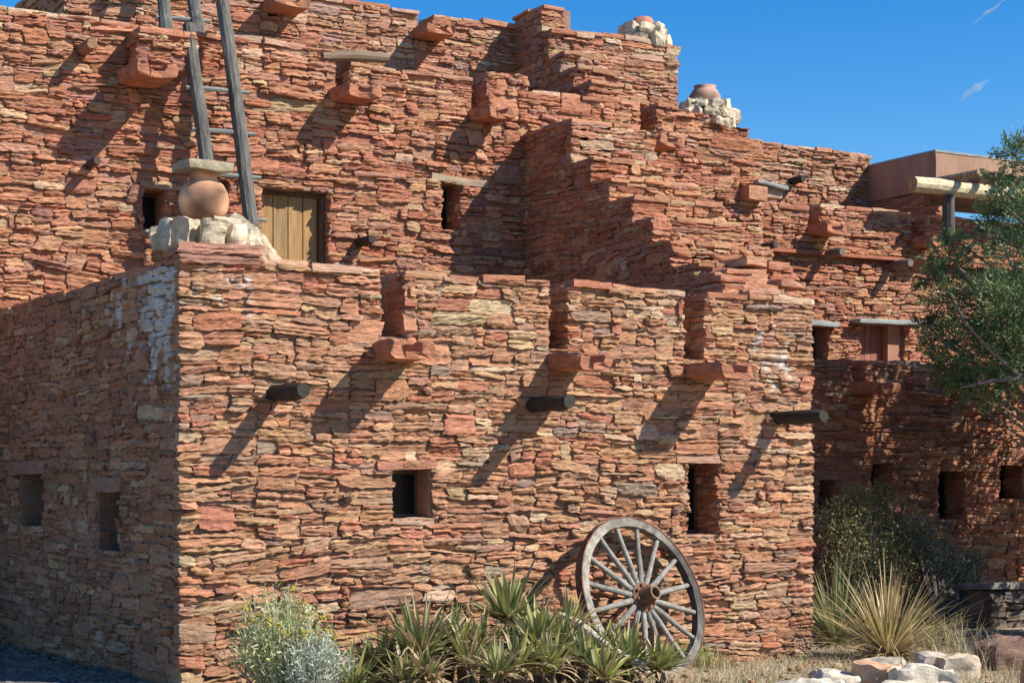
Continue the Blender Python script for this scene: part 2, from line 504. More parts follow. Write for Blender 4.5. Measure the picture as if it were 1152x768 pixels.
# roofs that close the building
def roof(lo, hi):
    mb = MB(); box(mb, lo, hi); return mb.build('roof', M_ROOF, house)
roof((.3, .42, 2.45), (FX - .02, 4.98, 2.66))
wall((FX, 0), (FX, 4.0), -.15, FH, pal=PAL_BROWN, wmean=.3, hmean=.09)
coping((FX, .05), (FX, 3.0), FH - .03)

# ---- rear wall, second storey ------------------------------------------------------
RY = 5.0
SH = 6.27
X_r = 9.31
r1 = (XY(377, RY), XY(394, RY)); r2 = (XY(530, RY), XY(547, RY)); r3 = (XY(719, RY), XY(737, RY))
door = hole_px(RY, 294, 214, 368, 300)
door = (door[0], door[1], 2.66, door[3])
hw3 = hole_px(RY, 160, 213, 188, 259); hw4 = hole_px(RY, 496, 207, 517, 259)
hole_small = hole_px(RY, 245, 203, 258, 218)
r0 = (XY(146, RY), XY(173, RY))
ra = (XY(415, RY), X_r + 1)
rear_holes = [(r1[0], r1[1], 5.72, INF), (r2[0], r2[1], 5.72, INF), (r3[0], r3[1], 5.55, INF), door, hw3, hw4, hole_small,
              (XY(395, RY), XY(530, RY), 6.14, INF), (r2[1] + .55, X_r + .1, 6.10, INF),
              (XY(826, RY), X_r + .1, 5.98, INF), (XY(842, RY), X_r + .1, 5.86, INF)]
wall((-2.0, RY), (X_r, RY), -.1, SH, 'red sandstone rear wall of the upper terrace',
     holes=[(h[0] + 2, h[1] + 2, h[2], h[3]) for h in rear_holes], pal=PAL_RED, wmean=.24, hmean=.066, prot=(.008, .062), big=8, tilt=3, warp=.04, hmax=.2)
coping((-2, RY), (XY(146, RY), RY), SH, lift=-.03)
coping((XY(205, RY), RY), (r1[0], RY), SH, lift=-.03, pal=[((.47, .3, .21), 3), ((.42, .22, .14), 3)])
coping((r1[1], RY), (XY(445, RY), RY), 6.14, lift=-.02)
coping((XY(450, RY), RY), (r2[0], RY), 6.14, lift=-.02)
coping((r2[1], RY), (r2[1] + .55, RY), 6.2, pal=[((.46, .2, .12), 3)])
coping((r2[1] + .6, RY), (r3[0], RY), 6.10, lift=-.02, lw=(.2, .42))
coping((r3[1], RY), (XY(758, RY), RY), 6.10, pal=PAL_RED)
for (a, b), z, h in ((r1, 5.72, 6.15), (r2, 5.72, 6.2), (r3, 5.55, 6.1)):
    wall((b, RY + .4), (b, RY), z, h, pal=PAL_RED, wmean=.2, hmean=.07, back=False, ext=(0, .03), prot=(.006, .02))
wall((X_r, RY), (X_r, 8), 0, 5.86, pal=PAL_BROWN, wmean=.3, hmean=.09)
roof((-2, RY + .42, 5.55), (X_r - .02, 7.48, 5.7))
# pier with spout near the ladders
pa, pb = XY(146, RY), XY(207, RY)
wall((pa, RY - .32), (pb, RY - .32), 5.77, SH - .13, pal=PAL_RED, wmean=.2, hmean=.06, thick=.3, ext=(.03, .03))
wall((pa, RY), (pa, RY - .32), 5.77, SH - .13, pal=PAL_RED, wmean=.2, hmean=.06, thick=.3)
coping((pa - .02, RY - .32), (pb + .02, RY - .32), SH - .14, thick=.75, pal=[((.46, .2, .12), 3)])

# ---- raking buttress on the terrace ------------------------------------------------
BX = XY(590, RY)
NST = 6
ys = [1.62 + (3.95 - 1.62) * (k / NST) for k in range(NST + 1)]
zs = [3.74 + (5.36 - 3.74) * (k / NST) for k in range(NST + 1)]
ys = [y + (random.uniform(-.06, .06) if 0 < i < NST else 0) for i, y in enumerate(ys)]
TOPB = 5.56
st = []
for k in range(NST):
    st.append((RY - ys[k + 1], RY - ys[k], zs[k], INF))
wall((BX, RY), (BX, ys[0]), 2.4, TOPB, 'shaded left face of the raking buttress', holes=st, pal=PAL_RED, wmean=.26, hmean=.055, prot=(.008, .03), thick=.5, tilt=2,
     stain=lambda u, z: max(0, min(.7, (mn.noise(Vector((u * 5, z * 5, 3))) + .5 * mn.noise(Vector((u * 15, z * 13, 1))) - .5 - .5 * abs(z - 3.9)) * 3)) if u > 2 else 0)
mb = MB()
def bxr(k): return 7.08 + .06 * math.sin(k * 2.1) - .02 * k
for k in range(NST + 1):
    zlo = 2.4 if k == 0 else zs[k - 1] - .04
    zhi = zs[k] if k < NST else TOPB
    wall_mesh(mb, (BX, ys[k]), (bxr(k), ys[k]), zlo, zhi, pal=PAL_RED if k < 6 else PAL_BROWN, wmean=.22, hmean=.055, prot=(.012, .05), ext=(.035, .03), thick=.35, tilt=2.5, warp=.02)
    wall_mesh(mb, (bxr(k), ys[k]), (bxr(k), RY), 2.4 if k == 0 else zlo, zhi, pal=PAL_RED, wmean=.4, hmean=.12, thick=.3)
    if k < NST:
        coping_mesh(mb, (BX - .03, ys[k]), (bxr(k), ys[k]), zhi - .02, thick=ys[k + 1] - ys[k] + .05, over=.04, th=(.03, .055), lw=(.16, .36), pal=PAL_FRONT if k % 2 else PAL_RED, wob=.015)
o = mb.build('wall', [M_STONE, M_MORTAR], house); o['label'] = 'sunlit stepped face of the raking buttress'
coping((BX - .03, ys[NST] + .0), (BX + .75, ys[NST]), TOPB - .01, thick=.5, pal=[((.47, .22, .13), 3), ((.5, .3, .2), 1)])
coping((BX, RY), (BX, ys[NST]), TOPB - .01, thick=.45, pal=[((.42, .2, .12), 3)])
roof((BX + .3, 2.0, 3.5), (7.0, RY - .05, 3.6)) if False else None

# ---- third storey and tower --------------------------------------------------------
TY = 7.5; TH3 = 7.55
TX = XY(580, TY)
x3 = XY(75, TY)
n1 = (XY(470, TY), XY(487, TY))
third_holes = [(n1[0], n1[1], 7.2, INF), (XY(300, TY) , XY(312, TY), 7.25, INF)]
wall((x3, TY), (TX + .3, TY), 5.4, TH3, 'set back third storey wall of brown flagstones', holes=[(h[0] - x3, h[1] - x3, h[2], h[3]) for h in third_holes],
     pal=PAL_BROWN, wmean=.24, hmean=.056, prot=(.010, .04), big=4)
wall((x3, TY + 3), (x3, TY), 5.4, TH3, pal=PAL_BROWN, wmean=.3, hmean=.09)
coping((x3, TY), (n1[0], TY), TH3, lift=-.02)
coping((n1[1], TY), (TX, TY), TH3, lift=-.03)
wall((n1[1], TY + .4), (n1[1], TY), 7.2, TH3, pal=PAL_RED, wmean=.2, hmean=.07, back=False, ext=(0, .03), prot=(.006, .02))
roof((x3 + .2, TY + .4, 7.0), (9.2, TY + 3, 7.12))
TFY = 6.78; TXR = 9.28
# tower front, left face with its raked foot, right face
p_hi = XY(634, TFY); p_lo = 7.40
wall((TX, TFY), (TXR, TFY), 5.5, 7.66, 'front of the square top tower', holes=[(p_hi - TX, 9, p_lo, INF)], pal=PAL_BROWN, wmean=.25, hmean=.055, prot=(.010, .035), ext=(.04, .03), warp=.02)
coping((p_hi, TFY), (TXR, TFY), p_lo, lift=-.02, lw=(.3, .6))
coping((TX - .03, TFY), (p_hi, TFY), 7.66, lift=-.02, pal=[((.47, .24, .15), 3)])
coping((TX, TY), (TX, TFY + .3), 7.66, lift=-.02, pal=[((.47, .24, .15), 3)])
wall((TXR, TFY), (TXR, TFY + 2.5), 5.5, p_lo, pal=PAL_BROWN, wmean=.3, hmean=.08)
nst2 = 4
ys2 = [RY + .38 + (6.62 - RY - .38) * k / nst2 for k in range(nst2 + 1)]
zs2 = [6.22 + (7.2 - 6.22) * k / nst2 for k in range(nst2 + 1)]
st2 = [(TY - ys2[k + 1], TY - ys2[k], zs2[k], INF) for k in range(nst2)] + [(TY - TFY + .0, TY - ys2[nst2], 7.3, INF)]
wall((TX, TY), (TX, ys2[0]), 5.5, 7.66, 'shaded left face of the tower', holes=st2, pal=PAL_BROWN, wmean=.27, hmean=.07, prot=(.008, .035), thick=.4,
     stain=lambda u, z: max(0, min(.7, (mn.noise(Vector((u * 5, z * 5, 9))) + .5 * mn.noise(Vector((u * 15, z * 13, 4))) - .25 - 1.3 * abs(z - 6.45)) * 2.5)))
mb = MB()
for k in range(nst2 + 1):
    zlo = 5.6 if k == 0 else zs2[k - 1] - .03
    zhi = zs2[k] if k < nst2 else 7.3
    wall_mesh(mb, (TX, ys2[k]), (TX + .62, ys2[k]), zlo, zhi, pal=PAL_BROWN, wmean=.25, hmean=.06, prot=(.015, .055), ext=(.035, .03), thick=.3, tilt=2.5, warp=.02)
    wall_mesh(mb, (TX + .62, ys2[k]), (TX + .62, TFY), zlo, zhi, pal=PAL_BROWN, wmean=.4, hmean=.1, thick=.2)
    coping_mesh(mb, (TX - .03, ys2[k]), (TX + .62, ys2[k]), zhi - .02, thick=(TFY - ys2[k]) if k == nst2 else ys2[k + 1] - ys2[k] + .04, over=.06, th=(.03, .07), lw=(.2, .4), pal=PAL_FRONT)
o = mb.build('wall', [M_STONE, M_MORTAR], house); o['label'] = 'small stepped buttress against the top tower'

# ---- right wing ---------------------------------------------------------------------
wall((TXR, TY), (13.31, TY), 4.8, 6.42, 'distant wall running right from the tower', pal=PAL_BROWN, wmean=.25, hmean=.055, warp=.04)
coping((TXR, TY), (13.25, TY), 6.42, lift=-.03, thick=.4)
UY = 6.0; UH = 5.3
u1 = (XY(908, UY), XY(922, UY)); u2 = (XY(1024, UY), XY(1040, UY))
hw5 = hole_px(UY, 909, 367, 931, 406); hw6 = hole_px(UY, 967, 366, 1016, 409)
X0u = 8.6
wall((X0u, UY), (17.5, UY), 1.5, UH, 'sunlit upper wall of the right wing', holes=[(h[0] - X0u, h[1] - X0u, h[2], h[3]) for h in
     [(u1[0], u1[1], 4.98, INF), (u2[0], u2[1], 4.92, INF), hw5, hw6]], pal=PAL_RED, wmean=.25, hmean=.055, warp=.04, prot=(.012, .05))
coping((u1[1], UY), (u2[0], UY), UH, lift=-.02, lw=(.3, .6)); coping((u2[1], UY), (17.5, UY), UH + .0, lift=-.02); coping((X0u, UY), (u1[0], UY), UH - .1)
for (a, b), z in ((u1, 4.98), (u2, 4.92)):
    wall((b, UY + .4), (b, UY), z, UH, pal=PAL_RED, wmean=.2, hmean=.07, back=False, ext=(0, .03), prot=(.006, .02))
roof((X0u, UY + .42, 4.75), (17.5, TY + 2.5, 4.9))
mb = MB()
zl = atY(1044, 296, UY).z
rough_block(mb, ((XY(858, UY) + 17.5) / 2, UY - .03, zl), (XA, YA, ZA), (17.5 - XY(858, UY), .22, .045), n=10, round_=.01, amp=.02, freq=1.4, col=(.40, .15, .09))
o = mb.build('ledge', M_STONE, house); o['label'] = 'thin red stone string course on the right wing'
LY = 4.0; LH = 3.05
l1 = (XY(958, LY), XY(972, LY))
lwin = [hole_px(LY, 920, 540, 940, 574), hole_px(LY, 979, 521, 1003, 560), hole_px(LY, 1055, 530, 1084, 584), hole_px(LY, 1124, 523, 1150, 561)]
wall((8.0, LY), (18, LY), -.1, LH, 'lower wall of the right wing dappled by tree shade', holes=[(h[0] - 8, h[1] - 8, h[2], h[3]) for h in
     [(l1[0], l1[1], 2.72, INF)] + lwin], pal=PAL_RED, wmean=.26, hmean=.062, prot=(.012, .045), warp=.05)
coping((8, LY), (l1[0], LY), LH, lift=-.03); coping((l1[1], LY), (18, LY), LH, lift=-.03)
wall((l1[1], LY + .4), (l1[1], LY), 2.72, LH, pal=PAL_RED, wmean=.2, hmean=.07, back=False, ext=(0, .03), prot=(.006, .02))
roof((8, LY + .42, 2.55), (18, UY - .01, 2.66))

# ---- stucco porch on the right roof -------------------------------------------------
PX, PY = 13.25, 6.05
mb = MB()
def soft_box(mb, lo, hi, r=.05, n=10):
    c = [(a + b) / 2 for a, b in zip(lo, hi)]; d = [b - a for a, b in zip(lo, hi)]
    rough_block(mb, c, (XA, YA, ZA), d, n=n, round_=.0, amp=.018, freq=1.1)
soft_box(mb, (PX, PY, 5.72), (16.6, 7.5, 6.25))
o = mb.build('porch_roof', M_STUCCO, house, smooth=False); o['label'] = 'smooth pinkish stucco parapet box over the roof porch'
mb = MB(); box(mb, (PX - .015, PY - .012, 6.245), (16.6, PY + .05, 6.275)); box(mb, (PX - .015, PY + .05, 6.245), (PX + .05, 7.5, 6.275))
mb.build('roof_flashing', M_SLATE, house)
wall((PX + .03, TY + .4), (PX + .03, 6.3), 4.9, 5.715, pal=[((.42, .2, .13), 3), ((.4, .185, .12), 3)], wmean=.4, hmean=.05, prot=(.004, .012), thick=.12, label='smooth reddish side wall under the porch')
wall((PX + .03, 6.3), (PX + .03, 6.06), 4.9, 5.5, pal=PAL_RED, wmean=.3, hmean=.06, prot=(.004, .015), thick=.12)
LBY = 5.55
bl = atY(1026, 207, LBY)
mb = MB(); tube(mb, [(bl.x + k * .45, LBY + .01 * math.sin(k), bl.z + .008 * math.sin(2 * k)) for k in range(9)], [.108, .11, .105, .108, .103, .105, .10, .105, .10], 12, (.56, .47, .30), jit=.05, capcol=(.36, .22, .12))
mb.build('porch_beam', M_WHEEL, house)
pp = XY(1067, LBY)
mb = MB(); tube(mb, [(pp, LBY, 4.9), (pp, LBY, 5.2), (pp, LBY, bl.z - .1)], .085, 10, (.11, .10, .09), jit=.05)
mb.build('porch_post', M_WOOD, house)
for k in range(6):
    x = XY(1078, LBY) + k * .34
    mb = MB(); tube(mb, [(x, LBY - .42, bl.z + .165), (x + .01, LBY, bl.z + .17), (x, PY + .3, bl.z + .175)], .055, 9, (.30, .22, .15), jit=.05, capcol=(.36, .25, .15))
    mb.build('rafter', M_WOOD, house)

# ---- drain spouts --------------------------------------------------------------------
def spout(x, Y, z, L=.55, w=.34, h=.17, yaw=0.0, col=(.44, .19, .11)):
    """U-shaped stone channel sticking out of a wall at (x, Y, z)"""
    mb = MB()
    h = h * .86; t = w * .25; b = h * .42
    prof = [(-w / 2 + .02, 0), (-w / 6, -.008), (w / 6, -.006), (w / 2 - .02, 0), (w / 2, h * .3), (w / 2, h * .75), (w / 2 - .015, h), (w / 2 - t * .6, h * .98), (w / 2 - t, h * .9),
            (w / 2 - t * 1.3, b), (0, b * .85), (-w / 2 + t * 1.3, b), (-w / 2 + t, h * .9), (-w / 2 + t * .6, h * .98), (-w / 2 + .015, h), (-w / 2, h * .75), (-w / 2, h * .3)]
    n = 12; m = len(prof); sd = random.uniform(0, 50)
    V = []; F = []
    lip = [random.uniform(-.03, .012) for _ in prof]
    for i in range(n + 1):
        s = -.2 + (L + .2) * i / n
        for k, (a, c) in enumerate(prof):
            nv = mn.noise_vector(Vector((a * 7, c * 9, s * 6 + sd))) * .013
            ss = s + nv.z + (lip[k] if i == n else 0) + random.uniform(-.004, .004)
            sh = 1 - .10 * max(0, (i - n + 1))
            X = a * (1 - .02 * (i == n)) + nv.x + random.uniform(-.003, .003); Z = c * sh - .03 * s + nv.y + random.uniform(-.003, .003)
            dx = X * math.cos(yaw) + ss * math.sin(yaw); dy = -ss * math.cos(yaw) + X * math.sin(yaw)
            V.append((x + dx, Y + dy, z + Z))
    for i in range(n):
        for k in range(m):
            k2 = (k + 1) % m
            F.append((i * m + k2, i * m + k, (i + 1) * m + k, (i + 1) * m + k2))
    e = n * m
    F += [(e, e + 1, e + 11, e + 12, e + 13, e + 14, e + 15, e + 16), (e + 1, e + 2, e + 10, e + 11), (e + 2, e + 3, e + 4, e + 5, e + 6, e + 7, e + 8, e + 9, e + 10)]
    cv = np.array([np.array(col) * (1 + .35 * mn.noise(Vector(v) * 7) + random.uniform(-.06, .06)) for v in V])
    mb.add(V, F, cv)
    return mb.build('drain_spout', M_STONE, house)
spout(XY(437, 0) + .04, 0, ZS[0] - .19, .55, .36, .17, yaw=-.16)
spout(XY(628, 0) + .05, 0, ZS[1] - .18, .55, .33, .16)
spout(XY(780, 0) + .06, 0, ZS[2] - .17, .6, .36, .15)
for px, py, Y, L, w in ((383, 116, RY, .5, .40), (537, 138, RY, .45, .36), (727, 170, RY, .48, .38), (476, 45, TY, .48, .40), (310, 16, TY, .5, .46),
                        (916, 266, UY, .45, .40), (1030, 279, UY, .45, .36), (964, 443, LY, .5, .40)):
    p = atY(px, py, Y); spout(p.x + .05, Y, p.z, L, w, .16, yaw=random.uniform(-.08, .08), col=(.42 + random.uniform(-.02, .03), .185, .105))
p = atY(152, 92, RY - .32); spout(p.x + .1, RY - .32, p.z, .42, .42, .17)

# ---- projecting dark roof beams --------------------------------------------------------
def viga(px, py, Y, L=.62, r=.065, col=(.042, .034, .028), seg=11, yaw=0.0, name='roof_beam', m=None, pitch=0.0):
    p = atY(px, py, Y); mb = MB()
    pts = [(p.x + math.sin(yaw) * (s), Y - s * math.cos(yaw), p.z + s * pitch) for s in (-.15, .1, L * .5, L * .8, L)]
    tube(mb, pts, [r, r * 1.05, r * 1.0, r * .98, r * .86], seg, col, jit=.12, capcol=tuple(c * 1.05 for c in col))
    return mb.build(name, m or M_DARK, house)
viga(308, 443, 0, .58); viga(597, 455, 0, .62); viga(872, 470, 0, .62, yaw=.08)
viga(92, 57, RY, .36, .06, (.30, .16, .1), name='projecting_stone', m=M_STONE)
viga(100, 186, RY, .3, .045, (.08, .05, .04))
viga(404, 273, RY, .34, .055)
viga(925, 287, UY, .42, .06, (.16, .13, .11)); viga(1001, 299, UY, .42, .06, (.16, .13, .11))
viga(857, 278, UY, .3, .05, (.06, .05, .045)); viga(890, 204, TY, .28, .055)
# wooden beam let into the wall
mb = MB(); a = atY(362, 60, RY); b = atY(436, 66, RY)
tube(mb, [(a.x, RY + .0, a.z - .03), ((a.x + b.x) / 2, RY - .0, (a.z + b.z) / 2), (b.x, RY + .0, b.z)], [.055, .06, .055], 10, (.19, .14, .095), jit=.08)
mb.build('embedded_beam', M_WOODX, house)

# ---- windows and doors ------------------------------------------------------------------
def slab(mb, x0, x1, Y, z, h, out=.06, deep=.2, col=(.4, .17, .1), tilt=0.0, amp=.014):
    c = ((x0 + x1) / 2, Y + (deep - out) / 2, z + h / 2)
    ax = ((math.cos(tilt), 0, math.sin(tilt)), YA, (-math.sin(tilt), 0, math.cos(tilt)))
    rough_block(mb, c, ax, (x1 - x0, out + deep, h), n=5, round_=.05, amp=amp, freq=4, col=col, seed=random.uniform(0, 60))
def window(h, Y, deep=.26, lintel=None, sill=None, glass=None, fr=.035, lintel_mat=None, label=None, mull=False, reveal=True):
    x0, x1, z0, z1 = h
    mb = MB(); y = Y + deep
    for lo, hi in (((x0, y, z0), (x0 + fr, y + .05, z1)), ((x1 - fr, y, z0), (x1, y + .05, z1)),
                   ((x0 + fr, y, z0), (x1 - fr, y + .05, z0 + fr)), ((x0 + fr, y, z1 - fr), (x1 - fr, y + .05, z1))):
        box(mb, lo, hi)
    if mull:
        zm = (z0 + z1) / 2; box(mb, (x0 + fr, y + .005, zm - .012), (x1 - fr, y + .045, zm + .012))
    f = mb.build('window', M_FRAME, house)
    if label: f['label'] = label
    mb = MB(); box(mb, (x0 - .02, y + .022, z0 - .02), (x1 + .02, y + .032, z1 + .02)); box(mb, (x0 - .05, y + .12, z0 - .05), (x1 + .05, y + .16, z1 + .05)); mb.build('pane', M_GLASS, f)
    if lintel:
        mb = MB(); slab(mb, x0 + lintel[0], x1 + lintel[1], Y, z1, lintel[2], lintel[3], col=lintel[4], tilt=lintel[5] if len(lintel) > 5 else 0); mb.build('lintel', lintel_mat or M_STONE, f)
    if sill:
        mb = MB(); slab(mb, x0 + sill[0], x1 + sill[1], Y, z0 - sill[2], sill[2], sill[3], deep=.24, col=sill[4]); mb.build('sill', M_STONE, f)
    if reveal:
        mb = MB(); e = .004
        box(mb, (x1 - .018, Y + .01, z0 + .02), (x1 + .01, Y + deep - .005, z1 - e))
        mb.build('reveal', M_PLASTER, f)
    return f
window(hw1, 0, .22, lintel=(-.14, .04, .07, .035, (.42, .19, .12)), sill=(-.0, .02, .05, .03, (.46, .29, .2)), label='small square window with red lintel in the front wall', mull=False)
window(hw2, 0, .3, lintel=(-.12, .1, .06, .03, (.42, .25, .17)), sill=(-.04, .02, .06, .03, (.45, .27, .18)), reveal=False, label='narrow tall window behind the wagon wheel')
window(hw3, RY, .3, lintel=(-.04, .3, .07, .05, (.34, .22, .13)), lintel_mat=M_WOODX, sill=(-.05, .05, .04, .02, (.38, .34, .3)), label='dark window left of the clay chimney pot')
window(hw4, RY, .25, lintel=(-.14, .36, .08, .05, (.34, .26, .18), -.05), lintel_mat=M_WOODX, reveal=False, label='narrow window under a pale timber lintel')
for h in lwin: window(h, LY, .3, reveal=False, lintel=(-.12, .12, .06, .03, (.34, .15, .1)))
window(hw5, UY, .25, lintel=(-.08, .1, .06, .14, (.27, .29, .28)), lintel_mat=M_SLATE, reveal=False)
for h, Y in ((hw2, 0), (hw4, RY), (hw3, RY)) + tuple((h, LY) for h in lwin):
    wall((h[1], Y + .3), (h[1], Y), h[2], h[3], name='reveal', pal=PAL_RED, wmean=.16, hmean=.07, back=False, ext=(0, .02), prot=(.008, .025))
# shuttered window with the long slate
x0, x1, z0, z1 = hw6
mb = MB(); xm = x0 + (x1 - x0) * .68
n = 5
for k in range(n):
    a = x0 + (xm - x0) * k / n; b = x0 + (xm - x0) * (k + 1) / n - .008
    box(mb, (a, UY + .14, z0), (b, UY + .17 + random.uniform(-.004, .004), z1), np.array((.30, .125, .085)) * random.uniform(.85, 1.1))
sh = mb.build('shutter', M_DOOR, house); sh['label'] = 'reddish brown plank shutter under a slate lintel'
mb = MB(); box(mb, (xm, UY + .03, z0), (x1 + .01, UY + .35, z1)); mb.build('reveal', M_PLASTER, sh)
mb = MB(); slab(mb, x0 - .18, x1 + .16, UY, z1 + .01, .055, .22, col=(.27, .29, .28), tilt=.015); mb.build('lintel', M_SLATE, sh)
mb = MB(); box(mb, (x0 - .05, UY + .2, z0 - .05), (x1 + .05, UY + .24, z1 + .05)); mb.build('backing', M_FRAME, sh)
# left wall windows
for h, lb in ((lwa, 'narrow slit window at the left picture edge'), (lwb, 'narrow slit window nearer the house corner')):
    c0 = LW0 + LD * ((h[0] + h[1]) / 2); nrm = Vector((LD.y, -LD.x)); w = h[1] - h[0]; hh = h[3] - h[2]
    ax = (np.array([LD.x, LD.y, 0]), np.array([nrm.x, nrm.y, 0]), np.array([0, 0, 1.]))
    cc = np.array([c0.x, c0.y, (h[2] + h[3]) / 2]); nn = np.array([nrm.x, nrm.y, 0])
    mb = MB()
    for s in (-1, 1):
        obox(mb, cc - nn * .3 + ax[0] * s * (w / 2 - .02), ax, (.04, .05, hh))
        obox(mb, cc - nn * .3 + ax[2] * s * (hh / 2 - .02), ax, (w - .08, .05, .04))
    f = mb.build('window', M_FRAME, house); f['label'] = lb
    mb = MB(); obox(mb, cc - nn * .32, ax, (w + .04, .012, hh + .04)); mb.build('pane', M_GLASS, f)
    mb = MB(); rough_block(mb, cc - nn * .08 + np.array([0, 0, hh / 2 + .06]), ax, (w + .22, .26, .12), n=5, round_=.08, amp=.015, freq=4, col=(.36, .2, .135)); mb.build('lintel', M_STONE, f)
# door of four planks
x0, x1, z0, z1 = door
mb = MB()
fw = .05
box(mb, (x0, RY + .10, z0), (x0 + .02, RY + .2, z1), (.10, .06, .035)); box(mb, (x1 - fw, RY + .05, z0), (x1, RY + .2, z1), (.13, .075, .045)); box(mb, (x0 + .02, RY + .10, z1 - .05), (x1 - fw, RY + .2, z1), (.10, .06, .035))
dr = mb.build('door', M_DOOR, house); dr['label'] = 'pale yellowish plank door on the upper terrace'
mb = MB(); n = 4; L = x1 - fw - x0 - .02
for k in range(n):
    a = x0 + .02 + L * k / n; b = x0 + .02 + L * (k + 1) / n - .012
    V0 = 6
    zsn = np.linspace(z0, z1 - .05, 14)
    V = []; F = []; cl = []
    for z in zsn:
        for xx, yy in ((a, RY + .16), (b, RY + .16), (b, RY + .13), (a, RY + .13)):
            V.append((xx, yy, z))
            s = .5 + .5 * mn.noise(Vector((k * 3.7, z * 2.2, 0)))
            cl.append(np.array((.37, .20, .07)) * (.40 + .75 * s) + np.array((.05, .06, .05)) * (1 - s))
    for i in range(len(zsn) - 1):
        for q in range(4):
            q2 = (q + 1) % 4
            F.append((i * 4 + q, (i + 1) * 4 + q, (i + 1) * 4 + q2, i * 4 + q2))
    mb.add(V, F, np.array(cl))
mb.build('planks', M_DOOR, dr)
mb = MB(); slab(mb, x0 - .1, x1 + .26, RY, z1, .045, .025, col=(.30, .19, .115)); mb.build('lintel', M_WOODX, dr)
mb = MB(); box(mb, (x0 - .1, RY + .25, z0 - .05), (x1 + .1, RY + .3, z1 + .05)); mb.build('backing', M_FRAME, dr)
# dark hollow behind the small hole
x0, x1, z0, z1 = hole_small
mb = MB(); box(mb, (x0 - .05, RY + .3, z0 - .05), (x1 + .05, RY + .34, z1 + .05)); mb.build('backing', M_FRAME, house)
# slate slab and squared red block high on the right
p = atY(868, 212, RY + .6); q = atY(843, 219, RY - .02)
mb = MB(); rough_block(mb, (X_r + .12, RY + .15, atY(866, 211, RY + .1).z), ((1, 0, -.08), YA, ZA), (.5, .55, .045), n=5, round_=.05, amp=.02, freq=4, col=(1, 1, 1)); mb.build('slate_slab', M_SLATE, house)
mb = MB(); rough_block(mb, (X_r + .14, RY + .2, atY(866, 211, RY + .1).z - .09), (XA, YA, ZA), (.36, .5, .12), n=4, round_=.05, amp=.01, freq=4, col=(.5, .36, .24)); 
rough_block(mb, (q.x, RY - .05, q.z), (XA, YA, ZA), (.29, .3, .17), n=4, round_=.04, amp=.01, freq=4, col=(.47, .23, .14)); mb.build('corner_block', M_STONE, house)
# reddish slabs where the buttress meets the front block
mb = MB()
for px, py, Y, w, h, c in ((826, 307, 1.4, .50, .045, (.47, .23, .14)), (838, 297, 1.45, .26, .09, (.50, .27, .16)), (862, 300, 1.5, .25, .08, (.44, .2, .12)), (878, 322, .8, .32, .06, (.44, .22, .14)),
                           (812, 316, .8, .34, .05, (.44, .19, .12)), (882, 339, .3, .42, .05, (.52, .44, .32)), (845, 331, .3, .36, .05, (.45, .25, .17))):
    p = atY(px, py, Y); rough_block(mb, tuple(p), ((1, 0, random.uniform(-.06, .06)), YA, ZA), (w, .4, h), n=6, round_=.06, amp=.022, freq=4, col=c, seed=random.uniform(0, 40))
o = mb.build('capstones', M_STONE, house)
mb = MB()                                                 # broken courses stepping down to the block's right end
for j in range(7):
    yy = 1.45 - .19 * j + random.uniform(-.04, .04); xe = 6.5 - .11 * j + random.uniform(-.08, .04); xs = BX + .06 - .12 * j + random.uniform(-.05, .05); zt_ = 3.66 - .055 * j
    wall_mesh(mb, (xs, yy), (xe, yy), 3.0, zt_, pal=PAL_RED if j < 4 else PAL_FRONT, wmean=.2, hmean=.055, prot=(.02, .09), ext=(.05, .05), thick=.12, tilt=6, warp=.07)
    wall_mesh(mb, (xs, yy + .3), (xs, yy), 3.0, zt_, pal=PAL_RED, wmean=.2, hmean=.055, thick=.2)
    coping_mesh(mb, (xs - .03, yy), (xe, yy), zt_ - .02, thick=.26, over=.03, th=(.03, .06), lw=(.12, .34), pal=PAL_RED, wob=.02)
o = mb.build('rubble_shoulder', [M_STONE, M_MORTAR], house)

